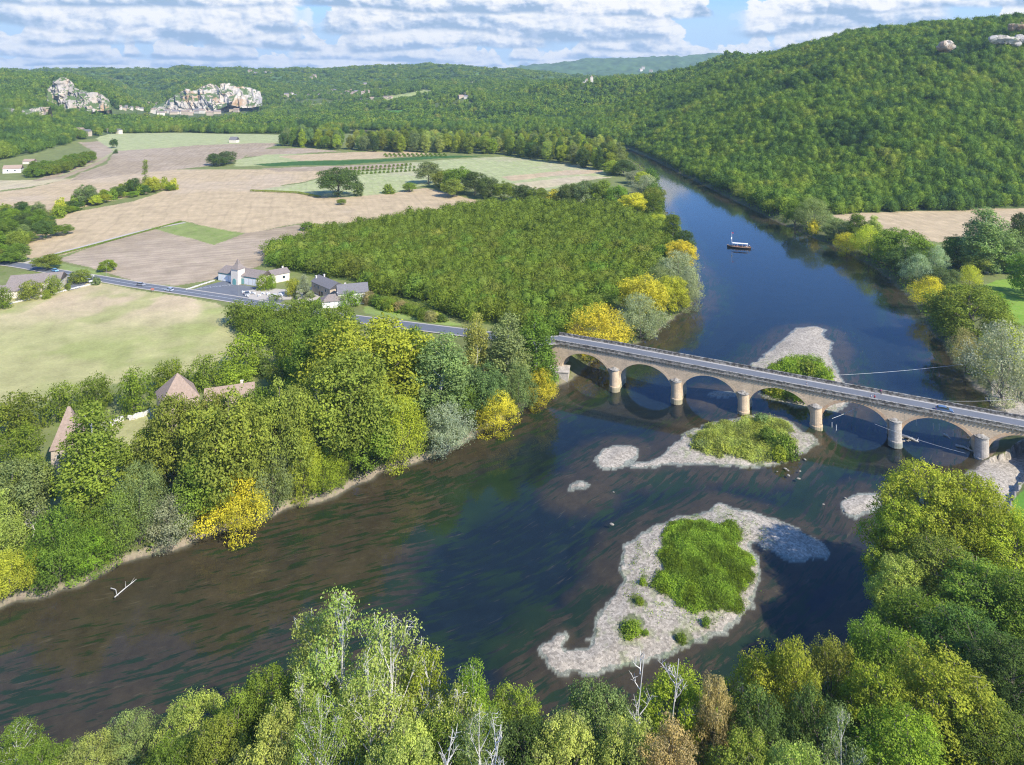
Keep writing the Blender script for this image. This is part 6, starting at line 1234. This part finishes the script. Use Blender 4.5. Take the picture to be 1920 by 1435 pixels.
ma = MB().tube([(4.4, 0, .4), (4.4, 0, 9.6)], [.16, .08], 8).build('mast', WHITE, bo); MB().tube([(4.4, -2.6, 5.6), (4.4, 0, 6.3), (4.4, 2.6, 5.6)], .06, 6).build('yard', WOODM, ma)
sl = MB().tube([(4.55, -2.5, 5.5), (4.55, -1.2, 5.75), (4.55, 0, 6.1), (4.55, 1.2, 5.75), (4.55, 2.5, 5.5)], [.22, .34, .3, .34, .22], 8).build('furled_sail', WHITE, bo); MB().add([(4.4, 0, 9.5), (4.4, 0, 8.7), (3.3, .1, 8.8), (3.3, .1, 9.3), (4.4, .04, 9.5), (4.4, .04, 8.7), (3.3, .14, 8.8), (3.3, .14, 9.3)], [(0, 1, 2, 3), (7, 6, 5, 4), (0, 3, 7, 4), (1, 5, 6, 2)]).build('flag', RED, ma)
aw = MB().add([(-5.2, -1.5, 2.9), (4.0, -1.5, 2.9), (4.0, 1.5, 2.9), (-5.2, 1.5, 2.9), (-5.2, 0, 3.15), (4.0, 0, 3.15)], [(0, 1, 5, 4), (2, 3, 4, 5), (1, 2, 5), (3, 0, 4), (3, 2, 1, 0)]).build('awning', WHITE, bo)
for x in (-5, -2, 1, 3.8):
    for s in (-1, 1): MB().tube([(x, s*1.45, .6), (x, s*1.45, 2.9)], .05, 6).build('awning_post', WHITE, bo)
MB().tube([(4.4, 0, 9.0), (-6.8, 0, 1.2)], .02, 3).build('rope', DARKM, bo); MB().tube([(-6.5, .3, 1.6), (-8.6, .5, .1)], .06, 6).build('steering_oar', WOODM, bo); 
for s in (-1, 1): MB().box((-.6, s*.75, .85), (8.4, .4, .3)).build('bench', DECK, bo)
Mb = Matrix.Translation((BX, BY, 0)) @ Matrix.Rotation(-.35+math.pi, 4, 'Z'); TOPS = [RED, WHITE, PINK, NAVY, TEAL, WHITE, RED]
for k in range(7):
    for s in (-1, 1):
        p = Mb @ Vector((-4.2+k*1.2, s*.75, .55)); person(tuple(p), -.35+math.pi+(0 if s > 0 else math.pi), 'seated passenger under the white awning of the river barge', TOPS[(k*3+(s > 0)) % 7], seated=True, group='passengers on the barge')
person(tuple(Mb @ Vector((-6.1, 0, .6))), -.35, 'boatman standing at the stern of the river barge', WHITE)
# slalom gates over the river
cab = MB(); WIRE = simple('pale_wire', (.72, .72, .70), .5)
def cable(x0, y0, z0, x1, y1, z1, sag, r, label):
    a = Vector((*wp(x0, y0, z0), z0)); b2 = Vector((*wp(x1, y1, z1), z1)); P = [a.lerp(b2, t/12)-Vector((0, 0, sag*(1-(2*t/12-1)**2))) for t in range(13)]; tag(MB().tube(P, r, 5).build('cable', WIRE), label, 'cable')
cable(1560, 704, 4.5, 1815, 682, 6, .5, .035, 'pale cable stretched over the water upstream of the bridge to the right bank'); cable(1440, 702, 4.0, 1565, 704, 4.5, .2, .04, 'thin end of the pale cable above the shrubs of the upstream bar'); cable(1775, 752, 4, 1900, 749, 5, .3, .025, 'thin wire over the water near the silver willow'); cable(1560, 785, 4.0, 1612, 762, 5, .2, .045, 'wire holding the slalom poles under the fifth arch'); cable(1640, 795, 4, 1810, 850, 4, .5, .03, 'thin wire with slalom poles under the sixth arch')
k = 0
for x, y, L in ((1597, 772, 1.9), (1603.5, 775, 1.9), (1560, 797, 1.5), (1568, 802, 1.7), (1718, 792, 1.9), (1750, 800, 1.9), (1761, 801, 1.9), (1787, 812, 2.0), (1797, 814, 2.0), (1707, 790, 1.0)):
    z = 1.4; X, Y = wp(x, y, z+L/2); e = MB().tube([(0, 0, 0), (0, 0, L)], .07, 6).build('slalom_pole', WHITE, None, (X, Y, z)); tag(e, 'thin white slalom pole hanging over the dark water under the '+('fifth' if k < 4 else 'sixth')+' arch', 'pole', 'hanging slalom poles'); k += 1
# driftwood, stones
def log(x0, y0, x1, y1, r, label, br=2, z=.1): 
    a = Vector((*wp(x0, y0, z), z)); b2 = Vector((*wp(x1, y1, z), z)); d = b2-a; m_ = MB().tube([(0, 0, 0), tuple(d*.4+Vector((.2, .3, .15))), tuple(d*.8), tuple(d)], [r, r*.8, r*.6, r*.2], 7)
    for i in range(br): s = d*(.5+.2*i); m_.tube([tuple(s), tuple(s+Vector((-.8+i, 1.3, .5)))], [r*.4, r*.1], 5)
    tag(m_.build('driftwood', BARKW, None, tuple(a)), label, 'log')
log(215, 1120, 256, 1086, .13, 'bleached curved trunk stranded in the weedy shallows at lower left'); log(208, 1103, 222, 1118, .09, 'short bleached branch beside the stranded trunk', 0); log(1690, 817, 1723, 829, .45, 'pale log and rubble caught at the foot of the fifth pier', 3); log(1770, 815, 1783, 823, .3, 'dark snag in the water under the sixth arch', 1); log(1792, 835, 1830, 848, .35, 'line of dark driftwood left of the last pier', 3)
for i in range(24): rr = random.uniform(.15, .42); x, y = random.choice([(1690+random.uniform(0, 30), 818+random.uniform(0, 10)), (1480+random.uniform(-30, 50), 860+random.uniform(0, 40)), (1150+random.uniform(-140, 60), 940+random.uniform(-60, 140)), (1600+random.uniform(-60, 20), 950+random.uniform(-30, 20))]); X, Y = wp(x, y, 0); tag(MB().ell((0, 0, 0), (rr*1.5, rr, rr*.55), 7, 5).build('stone', STN, None, (X, Y, max(.02, gz(X, Y))), random.uniform(0, 3)), 'pale stone lying in the shallows around the gravel bars', 'stone', 'stones in the shallows')
